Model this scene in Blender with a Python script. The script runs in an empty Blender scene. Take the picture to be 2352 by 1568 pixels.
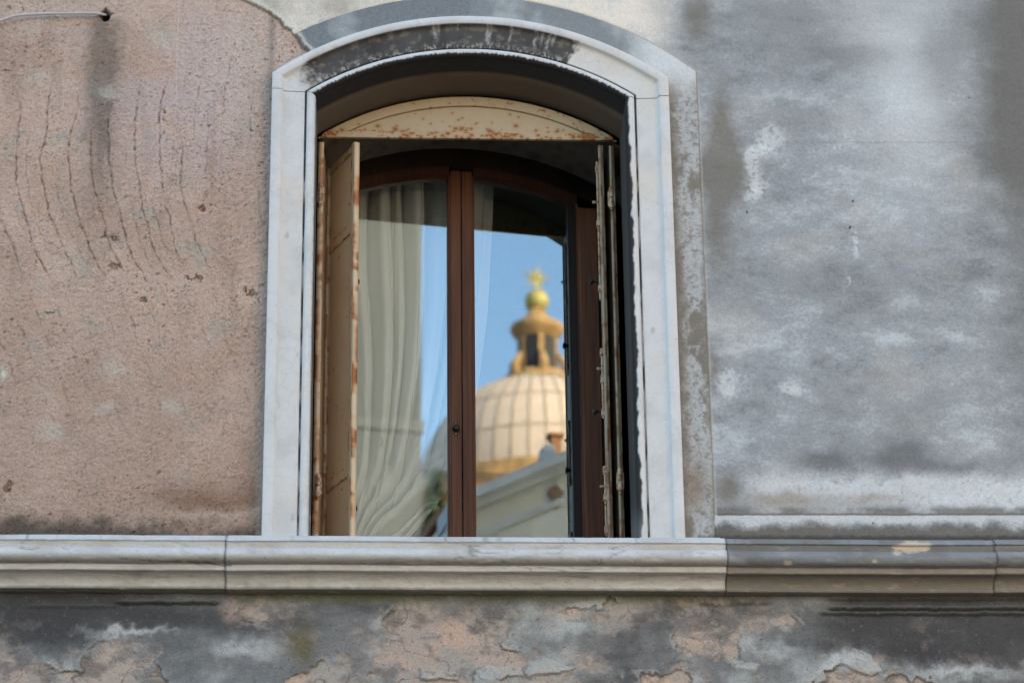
import bpy, bmesh, math, random
import numpy as np
from math import sin, cos, tan, pi, sqrt, radians, atan2, degrees
from mathutils import Vector, Matrix

S = bpy.context.scene
COL = S.collection
random.seed(4)

# ------------------------------------------------------------------ camera
PITCH, YAW, ROLL = radians(22.787), radians(3.0888), radians(-0.7258)
CAM = np.array([-0.351, -9.054, 1.65])
FPX, CX, CY = 6533.0, 1176.0, 784.0            # survey units: picture 2352 wide
_f = np.array([sin(YAW)*cos(PITCH), cos(YAW)*cos(PITCH), sin(PITCH)])
_r0 = np.array([cos(YAW), -sin(YAW), 0.0]); _u0 = np.cross(_r0, _f)
_r = cos(ROLL)*_r0 + sin(ROLL)*_u0
_u = -sin(ROLL)*_r0 + cos(ROLL)*_u0
cd = bpy.data.cameras.new('camera'); cam = bpy.data.objects.new('camera', cd); COL.objects.link(cam)
cd.sensor_width = 36.0; cd.lens = 36.0*FPX/2352.0; cd.clip_start = 0.1; cd.clip_end = 3000
M = Matrix.Identity(4)
for i in range(3):
    M[i][0] = _r[i]; M[i][1] = _u[i]; M[i][2] = -_f[i]; M[i][3] = CAM[i]
cam.matrix_world = M
cd.dof.use_dof = True; cd.dof.focus_distance = 10.0; cd.dof.aperture_fstop = 4.0
S.camera = cam

# ------------------------------------------------------------------ light
SUN_EL, SUN_AZ = radians(27), radians(38)       # sun stands behind the house, to the right
w = bpy.data.worlds.new('World'); S.world = w; w.use_nodes = True
nt = w.node_tree; nt.nodes.clear()
sky = nt.nodes.new('ShaderNodeTexSky'); sky.sky_type = 'NISHITA'; sky.sun_disc = False
sky.sun_elevation = SUN_EL; sky.sun_rotation = SUN_AZ; sky.air_density = 1.0; sky.dust_density = 1.0; sky.ozone_density = 0.35
bg = nt.nodes.new('ShaderNodeBackground'); bg.inputs['Strength'].default_value = 0.15
wo = nt.nodes.new('ShaderNodeOutputWorld')
nt.links.new(sky.outputs[0], bg.inputs[0]); nt.links.new(bg.outputs[0], wo.inputs[0])
sl = bpy.data.lights.new('sun', 'SUN'); sl.energy = 4.0; sl.angle = radians(0.5); sl.color = (1.0, 0.75, 0.47)
so = bpy.data.objects.new('sun', sl); COL.objects.link(so)
sd = Vector((sin(SUN_AZ)*cos(SUN_EL), cos(SUN_AZ)*cos(SUN_EL), sin(SUN_EL)))
so.rotation_euler = sd.to_track_quat('Z', 'Y').to_euler(); so.location = (6, 30, 40)
S.view_settings.view_transform = 'Standard'; S.view_settings.look = 'None'
S.view_settings.exposure = 1.9; S.view_settings.gamma = 1.0
S.render.engine = 'CYCLES'
LF = np.array([0.67, 0.71, 0.79])               # light the shaded wall receives; turns seen colours into albedo

# ------------------------------------------------------------------ survey helpers
def ray(px, py):
    d = _f + (px-CX)/FPX*_r - (py-CY)/FPX*_u
    return d/np.linalg.norm(d)
def at(px, py, Y):                               # surveyed picture point -> point on the plane y = Y
    d = ray(px, py); return CAM + (Y-CAM[1])/d[1]*d
def project(X, Y, Z):
    dx, dy, dz = X-CAM[0], Y-CAM[1], Z-CAM[2]
    w_ = dx*_f[0]+dy*_f[1]+dz*_f[2]
    return (CX + FPX*(dx*_r[0]+dy*_r[1]+dz*_r[2])/w_, CY - FPX*(dx*_u[0]+dy*_u[1]+dz*_u[2])/w_)
WIN_ROT = radians(5.5)                           # the casement sits slightly skew in the wall
GN = np.array([-sin(WIN_ROT), cos(WIN_ROT), 0.0]); GP = np.array([-0.02, 0.555, 5.5])
def mirror(px, py, Yp):                          # where the ray bounced off the panes meets the plane y = Yp
    d = ray(px, py); t = (GP-CAM).dot(GN)/d.dot(GN); h = CAM+t*d
    r = d-2*d.dot(GN)*GN
    return h+(Yp-h[1])/r[1]*r

# ------------------------------------------------------------------ noise (numpy)
_TAB = {}
def vnoise(x, y, seed=0):                        # gradient noise, about 0..1
    if seed not in _TAB:
        a = np.random.RandomState(seed).rand(256, 256).astype(np.float32)*2*np.pi
        _TAB[seed] = (np.cos(a), np.sin(a))
    TX, TY = _TAB[seed]
    xi = np.floor(x); yi = np.floor(y)
    fx = (x-xi).astype(np.float32); fy = (y-yi).astype(np.float32)
    ux = fx*fx*fx*(fx*(fx*6-15)+10); uy = fy*fy*fy*(fy*(fy*6-15)+10)
    xi = xi.astype(np.int32); yi = yi.astype(np.int32)
    x0 = xi & 255; x1 = (xi+1) & 255; y0 = yi & 255; y1 = (yi+1) & 255
    a = TX[x0, y0]*fx+TY[x0, y0]*fy; b = TX[x1, y0]*(fx-1)+TY[x1, y0]*fy
    c = TX[x0, y1]*fx+TY[x0, y1]*(fy-1); d = TX[x1, y1]*(fx-1)+TY[x1, y1]*(fy-1)
    p = a+(b-a)*ux; q = c+(d-c)*ux
    return .5+.72*(p+(q-p)*uy)
def fbm(x, y, seed=0, octv=4, gain=0.5):
    s = 0; a = 1; t = 0
    ca, sa = cos(0.6), sin(0.6)
    for o in range(octv):
        s = s + a*vnoise(x, y, seed*17+o); t += a; a *= gain
        x, y = (x*ca-y*sa)*2.03+13.7, (x*sa+y*ca)*2.03+7.1
    return s/t                                   # 0..1, mean .5
def sst(e0, e1, x):
    t = np.clip((x-e0)/(e1-e0), 0, 1); return t*t*(3-2*t)
def lin(c):
    c = np.array(c, dtype=np.float64)/255.0
    return np.where(c <= 0.04045, c/12.92, ((c+0.055)/1.055)**2.4)
def alb(c): return np.clip(lin(c)/LF, 0, 0.95)   # seen colour -> albedo
def salb(c): return alb(c)*np.array([.80, .785, .765])
def mixc(C, c, m):
    c = np.asarray(c, dtype=np.float32); m = np.asarray(m, dtype=np.float32)[..., None]
    return C*(1-m)+c*m
def sdf_poly(x, y, P):                           # signed distance, negative inside
    P = np.array(P, dtype=np.float64); n = len(P)
    d = np.full(x.shape, 1e18); s = np.ones(x.shape)
    j = n-1
    for i in range(n):
        ex, ey = P[j]-P[i]; wx = x-P[i][0]; wy = y-P[i][1]
        t = np.clip((wx*ex+wy*ey)/(ex*ex+ey*ey+1e-12), 0, 1)
        d = np.minimum(d, (wx-ex*t)**2+(wy-ey*t)**2)
        c1 = y >= P[i][1]; c2 = y < P[j][1]; c3 = (ex*wy) > (ey*wx)
        fl = (c1 & c2 & c3) | (~c1 & ~c2 & ~c3)
        s = np.where(fl, -s, s); j = i
    return s*np.sqrt(d)
def dist_line(x, y, P):
    d = np.full(x.shape, 1e18)
    for (a, b) in zip(P[:-1], P[1:]):
        ex, ey = b[0]-a[0], b[1]-a[1]; wx = x-a[0]; wy = y-a[1]
        t = np.clip((wx*ex+wy*ey)/(ex*ex+ey*ey+1e-12), 0, 1)
        d = np.minimum(d, (wx-ex*t)**2+(wy-ey*t)**2)
    return np.sqrt(d)
def blob(x, y, cx, cy, rx, ry): return np.exp(-(((x-cx)/rx)**2+((y-cy)/ry)**2))

# ------------------------------------------------------------------ object helpers
def tag(o, label=None, cat=None, group=None, kind=None):
    if label: o['label'] = label
    if cat: o['category'] = cat
    if group: o['group'] = group
    if kind: o['kind'] = kind
    return o
def empty(name, loc, label, cat, group=None):
    o = bpy.data.objects.new(name, None); COL.objects.link(o); o.location = loc; o.empty_display_size = 0.2
    return tag(o, label, cat, group)
def world(o):
    return (world(o.parent) @ o.matrix_parent_inverse if o.parent else Matrix.Identity(4)) @ o.matrix_basis
def link(name, me, mat, parent=None, smooth=False):
    o = bpy.data.objects.new(name, me); COL.objects.link(o)
    if mat: me.materials.append(mat)
    if smooth:
        me.polygons.foreach_set('use_smooth', np.ones(len(me.polygons), dtype=bool))
    if parent:
        o.parent = parent
        o.matrix_parent_inverse = world(parent).inverted()
    return o
def np_mesh(name, V, Fq, Cv=None, uv=None):
    me = bpy.data.meshes.new(name); V = np.asarray(V, dtype=np.float32); Fq = np.asarray(Fq, dtype=np.int32)
    me.vertices.add(len(V)); me.vertices.foreach_set('co', V.ravel())
    n, k = Fq.shape
    me.loops.add(n*k); me.loops.foreach_set('vertex_index', Fq.ravel())
    me.polygons.add(n); me.polygons.foreach_set('loop_start', np.arange(0, n*k, k, dtype=np.int32))
    if Cv is not None:
        a = me.color_attributes.new('Col', 'FLOAT_COLOR', 'POINT')
        buf = np.ones((len(V), 4), dtype=np.float32); buf[:, :3] = Cv
        a.data.foreach_set('color', buf.ravel())
    me.update(calc_edges=True); me.validate()
    return me
def grid_faces(nu, nv):                          # vertex (i,j) = i*nv+j
    i, j = np.meshgrid(np.arange(nu-1), np.arange(nv-1), indexing='ij')
    a = (i*nv+j).ravel()
    return np.stack([a, a+nv, a+nv+1, a+1], 1)
class MB:
    def __init__(s): s.bm = bmesh.new()
    def box(s, x0, x1, y0, y1, z0, z1, mat=None, bev=0):
        r = bmesh.ops.create_cube(s.bm, size=1.0)
        T = Matrix.Translation(((x0+x1)/2, (y0+y1)/2, (z0+z1)/2)) @ Matrix.Diagonal((x1-x0, y1-y0, z1-z0, 1))
        if mat is not None: T = mat @ T
        bmesh.ops.transform(s.bm, matrix=T, verts=r['verts'])
        if bev:
            es = list({e for v in r['verts'] for e in v.link_edges})
            bmesh.ops.bevel(s.bm, geom=es, offset=bev, segments=2, affect='EDGES', profile=0.5)
        return s
    def tube(s, pts, rad, n=10, cap=True):
        pts = [Vector([float(q) for q in p]) for p in pts]; rs = [float(q) for q in rad] if isinstance(rad, (list, tuple)) else [float(rad)]*len(pts)
        rings = []
        for i, p in enumerate(pts):
            t = (pts[min(i+1, len(pts)-1)]-pts[max(i-1, 0)]).normalized()
            up = Vector((0, 0, 1)) if abs(t.z) < 0.9 else Vector((0, 1, 0))
            a = t.cross(up).normalized(); b = a.cross(t)
            rings.append([s.bm.verts.new(p+rs[i]*(cos(2*pi*k/n)*a+sin(2*pi*k/n)*b)) for k in range(n)])
        for q in range(len(rings)-1):
            for k in range(n): s.bm.faces.new((rings[q][k], rings[q][(k+1) % n], rings[q+1][(k+1) % n], rings[q+1][k]))
        if cap: s.bm.faces.new(rings[0][::-1]); s.bm.faces.new(rings[-1])
        return s
    def lathe(s, prof, n=32, c=(0, 0, 0), axis=None):
        rings = []; Mx = axis or Matrix.Identity(4)
        for (r, z) in prof:
            rings.append([s.bm.verts.new(Mx @ Vector((r*cos(2*pi*k/n), r*sin(2*pi*k/n), z)) + Vector([float(q) for q in c])) for k in range(n)])
        for q in range(len(rings)-1):
            for k in range(n): s.bm.faces.new((rings[q][k], rings[q][(k+1) % n], rings[q+1][(k+1) % n], rings[q+1][k]))
        s.bm.faces.new(rings[0][::-1]); s.bm.faces.new(rings[-1])
        return s
    def prism(s, poly, y0, y1, mat=None):        # polygon in x,z extruded along y
        Mx = mat or Matrix.Identity(4)
        a = [s.bm.verts.new(Mx @ Vector((x, y0, z))) for x, z in poly]; b = [s.bm.verts.new(Mx @ Vector((x, y1, z))) for x, z in poly]
        n = len(poly)
        for k in range(n): s.bm.faces.new((a[k], a[(k+1) % n], b[(k+1) % n], b[k]))
        s.bm.faces.new(a[::-1]); s.bm.faces.new(b)
        return s
    def build(s, name, mat, parent=None, smooth=False):
        bmesh.ops.recalc_face_normals(s.bm, faces=s.bm.faces)
        me = bpy.data.meshes.new(name); s.bm.to_mesh(me); s.bm.free()
        return link(name, me, mat, parent, smooth)

# ------------------------------------------------------------------ materials
class NT:
    def __init__(s, name):
        s.m = bpy.data.materials.new(name); s.m.use_nodes = True; s.t = s.m.node_tree
        s.p = s.t.nodes['Principled BSDF']; s.out = s.t.nodes['Material Output']
    def n(s, typ, **kw):
        x = s.t.nodes.new(typ)
        for k, v in kw.items():
            if k in x.inputs.keys(): x.inputs[k].default_value = v
            else: setattr(x, k, v)
        return x
    def l(s, a, b): s.t.links.new(a, b)
    def co(s, scale=(1, 1, 1)):
        c = s.n('ShaderNodeTexCoord'); m = s.n('ShaderNodeMapping'); m.inputs['Scale'].default_value = scale
        s.l(c.outputs['Object'], m.inputs['Vector']); return m.outputs[0]
    def noise(s, vec, scale, detail=4, rough=0.6):
        x = s.n('ShaderNodeTexNoise'); x.inputs['Scale'].default_value = scale; x.inputs['Detail'].default_value = detail
        x.inputs['Roughness'].default_value = rough; s.l(vec, x.inputs['Vector']); return x.outputs[0]
    def ramp(s, fac, stops):
        r = s.n('ShaderNodeValToRGB'); e = r.color_ramp.elements
        while len(e) < len(stops): e.new(0.5)
        for q, (p, c) in zip(e, stops): q.position = p; q.color = (*c, 1) if len(c) == 3 else c
        s.l(fac, r.inputs[0]); return r.outputs[0]
    def mix(s, a, b, fac, mode='MIX'):
        x = s.n('ShaderNodeMix', data_type='RGBA', blend_type=mode)
        for v, i in ((fac, 0), (a, 6), (b, 7)):
            if isinstance(v, (int, float)): x.inputs[i].default_value = v
            elif isinstance(v, tuple): x.inputs[i].default_value = (*v, 1)
            else: s.l(v, x.inputs[i])
        return x.outputs[2]
    def bump(s, h, strength, dist=0.01, prev=None):
        b = s.n('ShaderNodeBump'); b.inputs['Strength'].default_value = strength; b.inputs['Distance'].default_value = dist
        s.l(h, b.inputs['Height'])
        if prev is not None: s.l(prev, b.inputs['Normal'])
        return b.outputs[0]
    def attr(s): return s.n('ShaderNodeVertexColor', layer_name='Col').outputs[0]
def m_attr(name, speck=0.25, fine=420, bstr=0.5, bdist=0.004, rough=0.9, crack=0.0, spec=0.3, mid=70):
    t = NT(name); v = t.co()
    n1 = t.noise(v, fine, 3, 0.7); n2 = t.noise(v, mid, 5, 0.65)
    g1 = t.ramp(n1, [(0.3, (1-speck,)*3), (0.7, (1+speck*0.0+speck*0.35,)*3)])
    c = t.mix(t.attr(), g1, 1.0, 'MULTIPLY')
    g2 = t.ramp(n2, [(0.25, (1-speck*0.6,)*3), (0.75, (1.0+speck*0.3,)*3)])
    c = t.mix(c, g2, 1.0, 'MULTIPLY')
    nrm = t.bump(n2, bstr*0.6, bdist*2.0); nrm = t.bump(n1, bstr, bdist, nrm)
    if crack:
        vo = t.n('ShaderNodeTexVoronoi', feature='DISTANCE_TO_EDGE'); vo.inputs['Scale'].default_value = 24
        wv = t.mix(v, t.n('ShaderNodeTexNoise', Scale=30.0).outputs['Color'], 0.03, 'ADD'); t.l(wv, vo.inputs['Vector'])
        ck = t.ramp(vo.outputs['Distance'], [(0.0, (1, 1, 1)), (0.016, (0, 0, 0))])
        gate = t.ramp(t.noise(v, 9, 2), [(0.44, (0, 0, 0)), (0.58, (crack,)*3)])
        ck = t.mix(ck, gate, 1.0, 'MULTIPLY')
        c = t.mix(c, (0.10, 0.075, 0.06), ck)
    t.l(c, t.p.inputs['Base Color']); t.l(nrm, t.p.inputs['Normal'])
    t.p.inputs['Roughness'].default_value = rough; t.p.inputs['Specular IOR Level'].default_value = spec
    return t.m
def m_plain(name, col, rough=0.7, var=0.2, scale=6, bump=0.2, metal=0, spec=0.3, stretch=(1, 1, 1), bdist=0.01):
    t = NT(name); v = t.co(stretch); n = t.noise(v, scale, 5, 0.65)
    c = t.ramp(n, [(0.25, tuple(x*(1-var) for x in col)), (0.75, tuple(min(1, x*(1+var)) for x in col))])
    t.l(c, t.p.inputs['Base Color']); t.p.inputs['Roughness'].default_value = rough; t.p.inputs['Metallic'].default_value = metal
    t.p.inputs['Specular IOR Level'].default_value = spec
    if bump: t.l(t.bump(t.noise(v, scale*6, 3), bump, bdist), t.p.inputs['Normal'])
    return t.m
def m_wood(name, c0, c1, rough=0.55):
    t = NT(name); v = t.co((90, 90, 2.2)); n = t.noise(v, 1.0, 5, 0.6); n2 = t.noise(t.co((14, 14, 1.2)), 1.0, 3)
    c = t.ramp(n, [(0.3, c0), (0.7, c1)]); c = t.mix(c, t.ramp(n2, [(0.3, (0.7, 0.65, 0.62)), (0.7, (1.1, 1.1, 1.1))]), 1.0, 'MULTIPLY')
    t.l(c, t.p.inputs['Base Color']); t.p.inputs['Roughness'].default_value = rough; t.p.inputs['Specular IOR Level'].default_value = 0.3
    t.l(t.bump(n, 0.25, 0.002), t.p.inputs['Normal']); return t.m
def m_glass(name, refl):
    t = NT(name); t.t.nodes.remove(t.p)
    g = t.n('ShaderNodeBsdfGlossy'); g.inputs['Roughness'].default_value = 0.0; g.inputs['Color'].default_value = (0.84, 0.99, 1.0, 1)
    r = t.n('ShaderNodeBsdfTransparent'); r.inputs['Color'].default_value = (0.93, 0.95, 0.94, 1)
    b = t.bump(t.noise(t.co((1, 1, 3)), 7, 2), 0.0006, 0.01); t.l(b, g.inputs['Normal'])
    m = t.n('ShaderNodeMixShader'); m.inputs[0].default_value = refl
    t.l(r.outputs[0], m.inputs[1]); t.l(g.outputs[0], m.inputs[2]); t.l(m.outputs[0], t.out.inputs['Surface']); return t.m

PLASTER = m_attr('old_plaster', 0.26, 200, 0.9, 0.0055, mid=55)
RENDER = m_attr('grey_render', 0.20, 200, 0.5, 0.0028, mid=80)
STONE = m_attr('white_stone', 0.07, 300, 0.30, 0.0015, rough=0.8, crack=0.38, mid=30)
STONE2 = m_attr('cornice_stone', 0.14, 260, 0.45, 0.002, rough=0.8, crack=0.0, mid=40)
RECESS = m_attr('shaded_recess_plaster', 0.25, 300, 0.4, 0.003)  # embrasure plaster, set dark to deepen the shade of the recess
PAINTED = m_attr('rusty_painted_iron', 0.06, 200, 0.15, 0.001, rough=0.5, spec=0.4)
CLOTH = m_attr('curtain_cloth', 0.03, 900, 0.1, 0.0008, rough=0.9, spec=0.1)
WOOD = m_wood('brown_wood', (0.058, 0.021, 0.010), (0.150, 0.060, 0.028))
WOODDK = m_wood('dark_wood', (0.008, 0.004, 0.003), (0.020, 0.009, 0.006))
WOODMID = m_wood('shaded_rail_wood', (0.026, 0.009, 0.004), (0.062, 0.020, 0.009))  # darker copy of the brown wood, shade under the arch in its colour
IRON = m_plain('black_iron', (0.025, 0.024, 0.025), 0.45, 0.3, 60, 0.2, 0.3, bdist=0.001)
GLASS = m_glass('window_glass', 0.23)
ROOM = m_plain('room_plaster', (0.16, 0.12, 0.10), 0.9, 0.1)
MASON = m_plain('back_masonry', (0.34, 0.27, 0.23), 0.9, 0.25, 3)
CABLE = m_plain('cable_plastic', (0.50, 0.49, 0.47), 0.5, 0.08, 30, 0.05)

# ------------------------------------------------------------------ setting: ground
b = MB(); b.box(-400, 400, -700, 300, -0.3, 0.0)
tag(b.build('ground', m_plain('paving', (0.11, 0.11, 0.10), 0.6, 0.2, 0.8, 0.3)), kind='structure')

# ------------------------------------------------------------------ the house
ZT = 4.711; ZS = 4.741                                       # sill level
ZC, RO, HW = 5.541, 1.164, 0.708                 # surround: arch centre, outer radius, half width
house = empty('house', (0, 0, 0), 'old house front of peeling pink and grey plaster round an arched white stone window', 'house')

def axis_pts(lo, d0, d1, hi, step, coarse=0.04):
    a = np.arange(lo, d0, coarse); m = np.arange(d0, d1, step); c = np.arange(d1, hi+1e-6, coarse)
    return np.concatenate([a, m, c])
def wall_paint(X, Z):
    PX, PY = project(X, 0.0, Z)
    PX = PX.astype(np.float32); PY = PY.astype(np.float32)
    x = X.astype(np.float32)+20; z = Z.astype(np.float32)+20
    n_lg = fbm(x*2.0, z*2.0, 1, 4); n_md = fbm(x*9, z*9, 2, 4); n_sm = fbm(x*32, z*32, 3, 3); n_fi = fbm(x*95, z*95, 4, 2)
    n_h = fbm(x*2.2, z*8.0, 5, 4)                # streaks lying flat
    n_v = fbm(x*9.0, z*1.6, 6, 4)                # streaks running down
    wx = PX+(n_md-.5)*46+(n_sm-.5)*16; wy = PY+(fbm(x*9, z*9, 12, 4)-.5)*46+(n_fi-.5)*10
    sx = PX+(n_sm-.5)*14; sy = PY+(n_fi-.5)*10
    # ---------- pink plaster
    P = np.empty(X.shape+(3,), np.float32); P[:] = alb((178, 157, 147))
    P = mixc(P, alb((160, 140, 128)), sst(.42, .62, fbm(x*3.1, z*2.6, 21, 5, .6))*.55)
    P = mixc(P, alb((176, 162, 164)), np.clip(blob(wx, wy, 430, 190, 190, 190)*1.15*sst(.36, .60, n_lg+.10), 0, .9))
    P = mixc(P, alb((186, 168, 158)), sst(.52, .70, fbm(x*4.5, z*5.5, 22, 5, .62))*.55)
    P = mixc(P, alb((140, 120, 110)), sst(.53, .72, n_v)*.42)
    P = mixc(P, alb((176, 149, 135)), sst(.53, .68, fbm(x*5, z*5, 7, 5, .6))*.5)
    P = mixc(P, alb((156, 154, 147)), sst(.58, .70, fbm(x*7, z*7, 8, 5, .62))*.6)
    P = mixc(P, alb((156, 136, 125)), sst(600, 1000, PY)*sst(.35, .6, n_lg+.1)*.55)
    P = mixc(P, alb((186, 172, 166)), np.clip(blob(wx, wy, 560, 130, 110, 120)*.7+blob(wx, wy, 80, 30, 160, 40)*.5, 0, .8))
    n_rg = fbm(x*62, z*70, 11, 3, .6)
    H = (n_md-.5)*.009+(n_sm-.5)*.008+(n_rg-.5)*.007+(n_fi-.5)*.004
    # comb lines left by the trowel
    g = np.where(PY < 375, 4.0e-4*(PY-375)**2, 1.12e-3*(PY-375)**2)
    u = PX-g+(n_md-.5)*14+(fbm(x*3, z*3, 9, 2)-.5)*24
    L = np.zeros(X.shape, np.float32)
    for k, (u0, y0, y1, s_) in enumerate([(-85, 300, 660, .7), (-22, 330, 655, .7), (37, 240, 655, .95), (100, 200, 645, 1), (162, 225, 645, 1), (211, 300, 640, .85), (253, 250, 665, 1), (312, 190, 655, 1), (367, 180, 620, .95), (416, 330, 620, .85), (505, 110, 270, .6), (570, 190, 330, .65), (588, 420, 640, .45), (442, 180, 320, .5), (62, 300, 610, .45), (470, 260, 430, .4), (340, 420, 610, .5), (285, 470, 620, .5), (132, 400, 630, .45), (530, 300, 560, .35)]):
        br = .42+.58*sst(.40, .58, fbm(x*30+k*9.1, z*34, 20+k, 3))
        L = np.maximum(L, np.exp(-((u-u0+(n_sm-.5)*8+(fbm(z*4+k*3.7, x*0+k, 80+k, 3)-.5)*20)/(1.4+1.4*br*n_rg))**2)*s_*br*(.55+.9*(n_rg-.2))*sst(y0-20, y0+30, PY)*(1-sst(y1-40, y1+15, PY)))
    H = H+.010*np.abs(((u+11)/54) % 1.0-.5)*sst(180, 320, PY)*(1-sst(560, 680, PY))
    u2 = PX-0.36*(PY-640)+(n_md-.5)*30
    for k, u0 in enumerate(range(-360, 560, 52)):
        br = sst(.42, .62, fbm(x*20+k*5.3, z*22, 60+k, 3))
        L = np.maximum(L, .36*np.exp(-((u2-u0)/2.4)**2)*br*sst(640, 700, PY)*(1-sst(900, 1100, PY)))
    # pits and short scratches
    pn = fbm(x*85, z*120, 14, 2); pit = sst(.60, .76, pn)*sst(.42, .60, n_md*.55+n_lg*.45+.01)
    pit = np.maximum(pit, sst(.72, .82, fbm(x*150, z*170, 15, 1))*.6)
    pk = fbm(x*40, z*52, 16, 3); pit2 = sst(.69, .75, pk)*sst(.45, .6, n_lg+.03)
    cr = np.abs(fbm(x*6, z*6, 18, 3)-.5); crack = (1-sst(.0, .010, cr))*sst(.50, .62, fbm(x*3, z*3, 19, 2))*.55
    P = mixc(P, alb((92, 74, 65)), np.clip(L*.62*(.45+1.1*sst(.38, .62, n_sm*.5+n_rg*.5))+pit*.55+pit2*.5+crack*.5, 0, .85))
    H = H-L*.009-pit*.003-pit2*.005-crack*.002
    P = mixc(P, alb((186, 166, 155)), sst(.66, .78, fbm(x*70, z*80, 17, 2))*.28)
    # drip stain under the cable hole
    ds = np.exp(-((PX-(236-.02*PY)+(n_md-.5)*70+(n_sm-.5)*30)/44)**2)*sst(20, 60, PY)*(1-sst(150, 620, PY)*.93)
    ds *= .55+.7*n_v
    P = mixc(P, alb((78, 74, 68)), np.clip(ds*.85*(.6+.8*n_rg), 0, .62)*(PY > 0))
    P = mixc(P, alb((110, 84, 68)), np.clip(blob(wx, wy, 470, 1150, 130, 34)*.75+blob(wx, wy, 575, 1090, 26, 120)*.4, 0, .8))
    P = mixc(P, alb((178, 164, 154)), blob(wx, wy, 480, 1178, 110, 11)*.7)
    P = mixc(P, alb((62, 58, 52)), np.clip(sst(1165, 1225, PY+(n_md-.5)*70+(n_sm-.5)*30-PX*.035+(PX < 330)*8)*.85, 0, .85))
    fr = np.abs(PX-(613-(PY-600)*.022))
    P = mixc(P, alb((128, 122, 118)), np.exp(-(fr/9)**2)*.65)
    for (cx, cy, rx, ry) in [(248, 545, 20, 5), (268, 610, 16, 9), (465, 478, 12, 6), (575, 672, 14, 11), (447, 640, 22, 6), (20, 1120, 8, 14), (330, 690, 14, 5), (120, 720, 9, 4)]:
        k = sst(.35, .75, blob(PX+(n_sm-.5)*44, PY+(n_rg-.5)*34+(n_sm-.5)*20, cx, cy, rx, ry)*1.5*sst(.36, .52, n_rg))
        P = mixc(P, alb((104, 84, 74)), k*.6); H = H-k*.009
        k2 = blob(sx, sy, cx-3, cy+ry*1.6, rx, ry*.8); P = mixc(P, alb((192, 174, 163)), k2*.45)
    k = blob(wx, wy, 8, 855, 10, 12); P = mixc(P, alb((190, 192, 186)), np.clip(k*1.3, 0, .9))
    for (cx, cy) in [(262, 845), (245, 940), (400, 940), (120, 990), (80, 180), (255, 210), (360, 90)]:
        P = mixc(P, alb((176, 174, 166)), blob(wx, wy, cx, cy, 26, 16)*.6)
    P = mixc(P, alb((196, 184, 180)), np.exp(-((PX-(408-.03*(PY-90))+(n_sm-.5)*3)/1.6)**2)*sst(0, 10, PY)*(1-sst(200, 235, PY))*.55)
    # the hole where the cable comes out
    hole = sdf_poly(sx, sy, [(229, 36), (236, 26), (244, 19), (250, 26), (257, 34), (252, 44), (240, 48), (231, 42)])
    hk = 1-sst(-2, 3, hole); P = mixc(P, (0.008, 0.007, 0.007), hk); H = H-hk*.035
    # ---------- grey render on the right and above
    G = np.empty_like(P); G[:] = alb((133, 139, 147))
    q = (fbm(x*2.0, z*3.4, 5, 5, .6)-.5)*.7+(fbm(x*4.2, z*8.5, 30, 5, .66)-.5)*1.05+(fbm(x*13, z*20, 35, 4, .65)-.5)*.5+(n_rg-.5)*.28+(n_fi-.5)*.22
    G = mixc(G, alb((170, 178, 188)), sst(-.02, .36, q)*.72); G = mixc(G, alb((100, 105, 111)), sst(-.02, .36, -q)*.72)
    G = mixc(G, alb((160, 158, 157)), sst(.54, .72, fbm(x*2.4, z*2.8, 31, 3))*.35)
    G = mixc(G, alb((176, 183, 192)), np.clip(blob(wx, wy, 2090, 190, 110, 260), 0, 1)*.75)
    G = mixc(G, alb((92, 91, 90)), np.clip(np.exp(-((wx-2330)/95)**2)*(1-sst(280, 640, wy))*1.05+blob(wx, wy, 2360, 700, 70, 330)*.55, 0, .9))
    G = mixc(G, alb((170, 174, 180)), blob(wx, wy, 1980, 60, 90, 90)*.4)
    G = mixc(G, alb((112, 116, 120)), np.clip(blob(wx, wy, 1800, 50, 120, 90)*.6+blob(wx, wy, 2160, 130, 60, 90)*.6+blob(wx, wy, 1930, 130, 120, 26)*.6+blob(wx, wy, 1900, 660, 190, 60)*.45+blob(wx, wy, 2000, 940, 200, 60)*.35+blob(wx, wy, 1780, 280, 90, 50)*.5, 0, .85))
    G = mixc(G, alb((88, 91, 95)), np.clip(blob(wx, wy, 1895, 1062, 75, 34)+blob(wx, wy, 2070, 1052, 70, 48)+blob(wx, wy, 2190, 1080, 80, 24)*.7+blob(wx, wy, 1700, 1060, 40, 30)*.3, 0, .82))
    G = mixc(G, alb((190, 196, 205)), np.clip(np.exp(-((wy-1128)/34)**2)*sst(1660, 1790, wx)*.75+blob(wx, wy, 2280, 1150, 160, 22)*.7, 0, .62)*sst(.25, .55, n_sm*.6+n_rg*.4+.05))
    G = mixc(G, alb((132, 126, 120)), np.clip(blob(wx, wy, 1800, 1148, 90, 16)+blob(wx, wy, 2000, 1146, 70, 10)*.7, 0, .8))
    G = mixc(G, alb((100, 97, 92)), .9*np.clip(blob(wx, wy, 1655, 300, 34, 110)+blob(wx, wy, 1660, 400, 62, 60)+blob(wx, wy, 1650, 540, 34, 110)*.9+blob(wx, wy, 1600, 40, 38, 60)*.9+blob(wx, wy, 1640, 850, 24, 60)*.8+blob(wx, wy, 1665, 1125, 34, 40), 0, .88))
    for (cx, cy, rx, ry) in [(1772, 322, 26, 26), (1748, 350, 24, 14), (1730, 380, 14, 30), (1738, 428, 22, 14), (1728, 445, 14, 16), (1960, 560, 5, 26), (1945, 645, 3, 10), (1670, 880, 16, 26), (1820, 900, 26, 10)]:
        G = mixc(G, alb((196, 203, 212)), np.clip(blob(wx, wy, cx, cy, rx, ry)*1.1*sst(.36, .58, n_sm*.5+n_rg*.5+.02), 0, .42))
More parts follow.
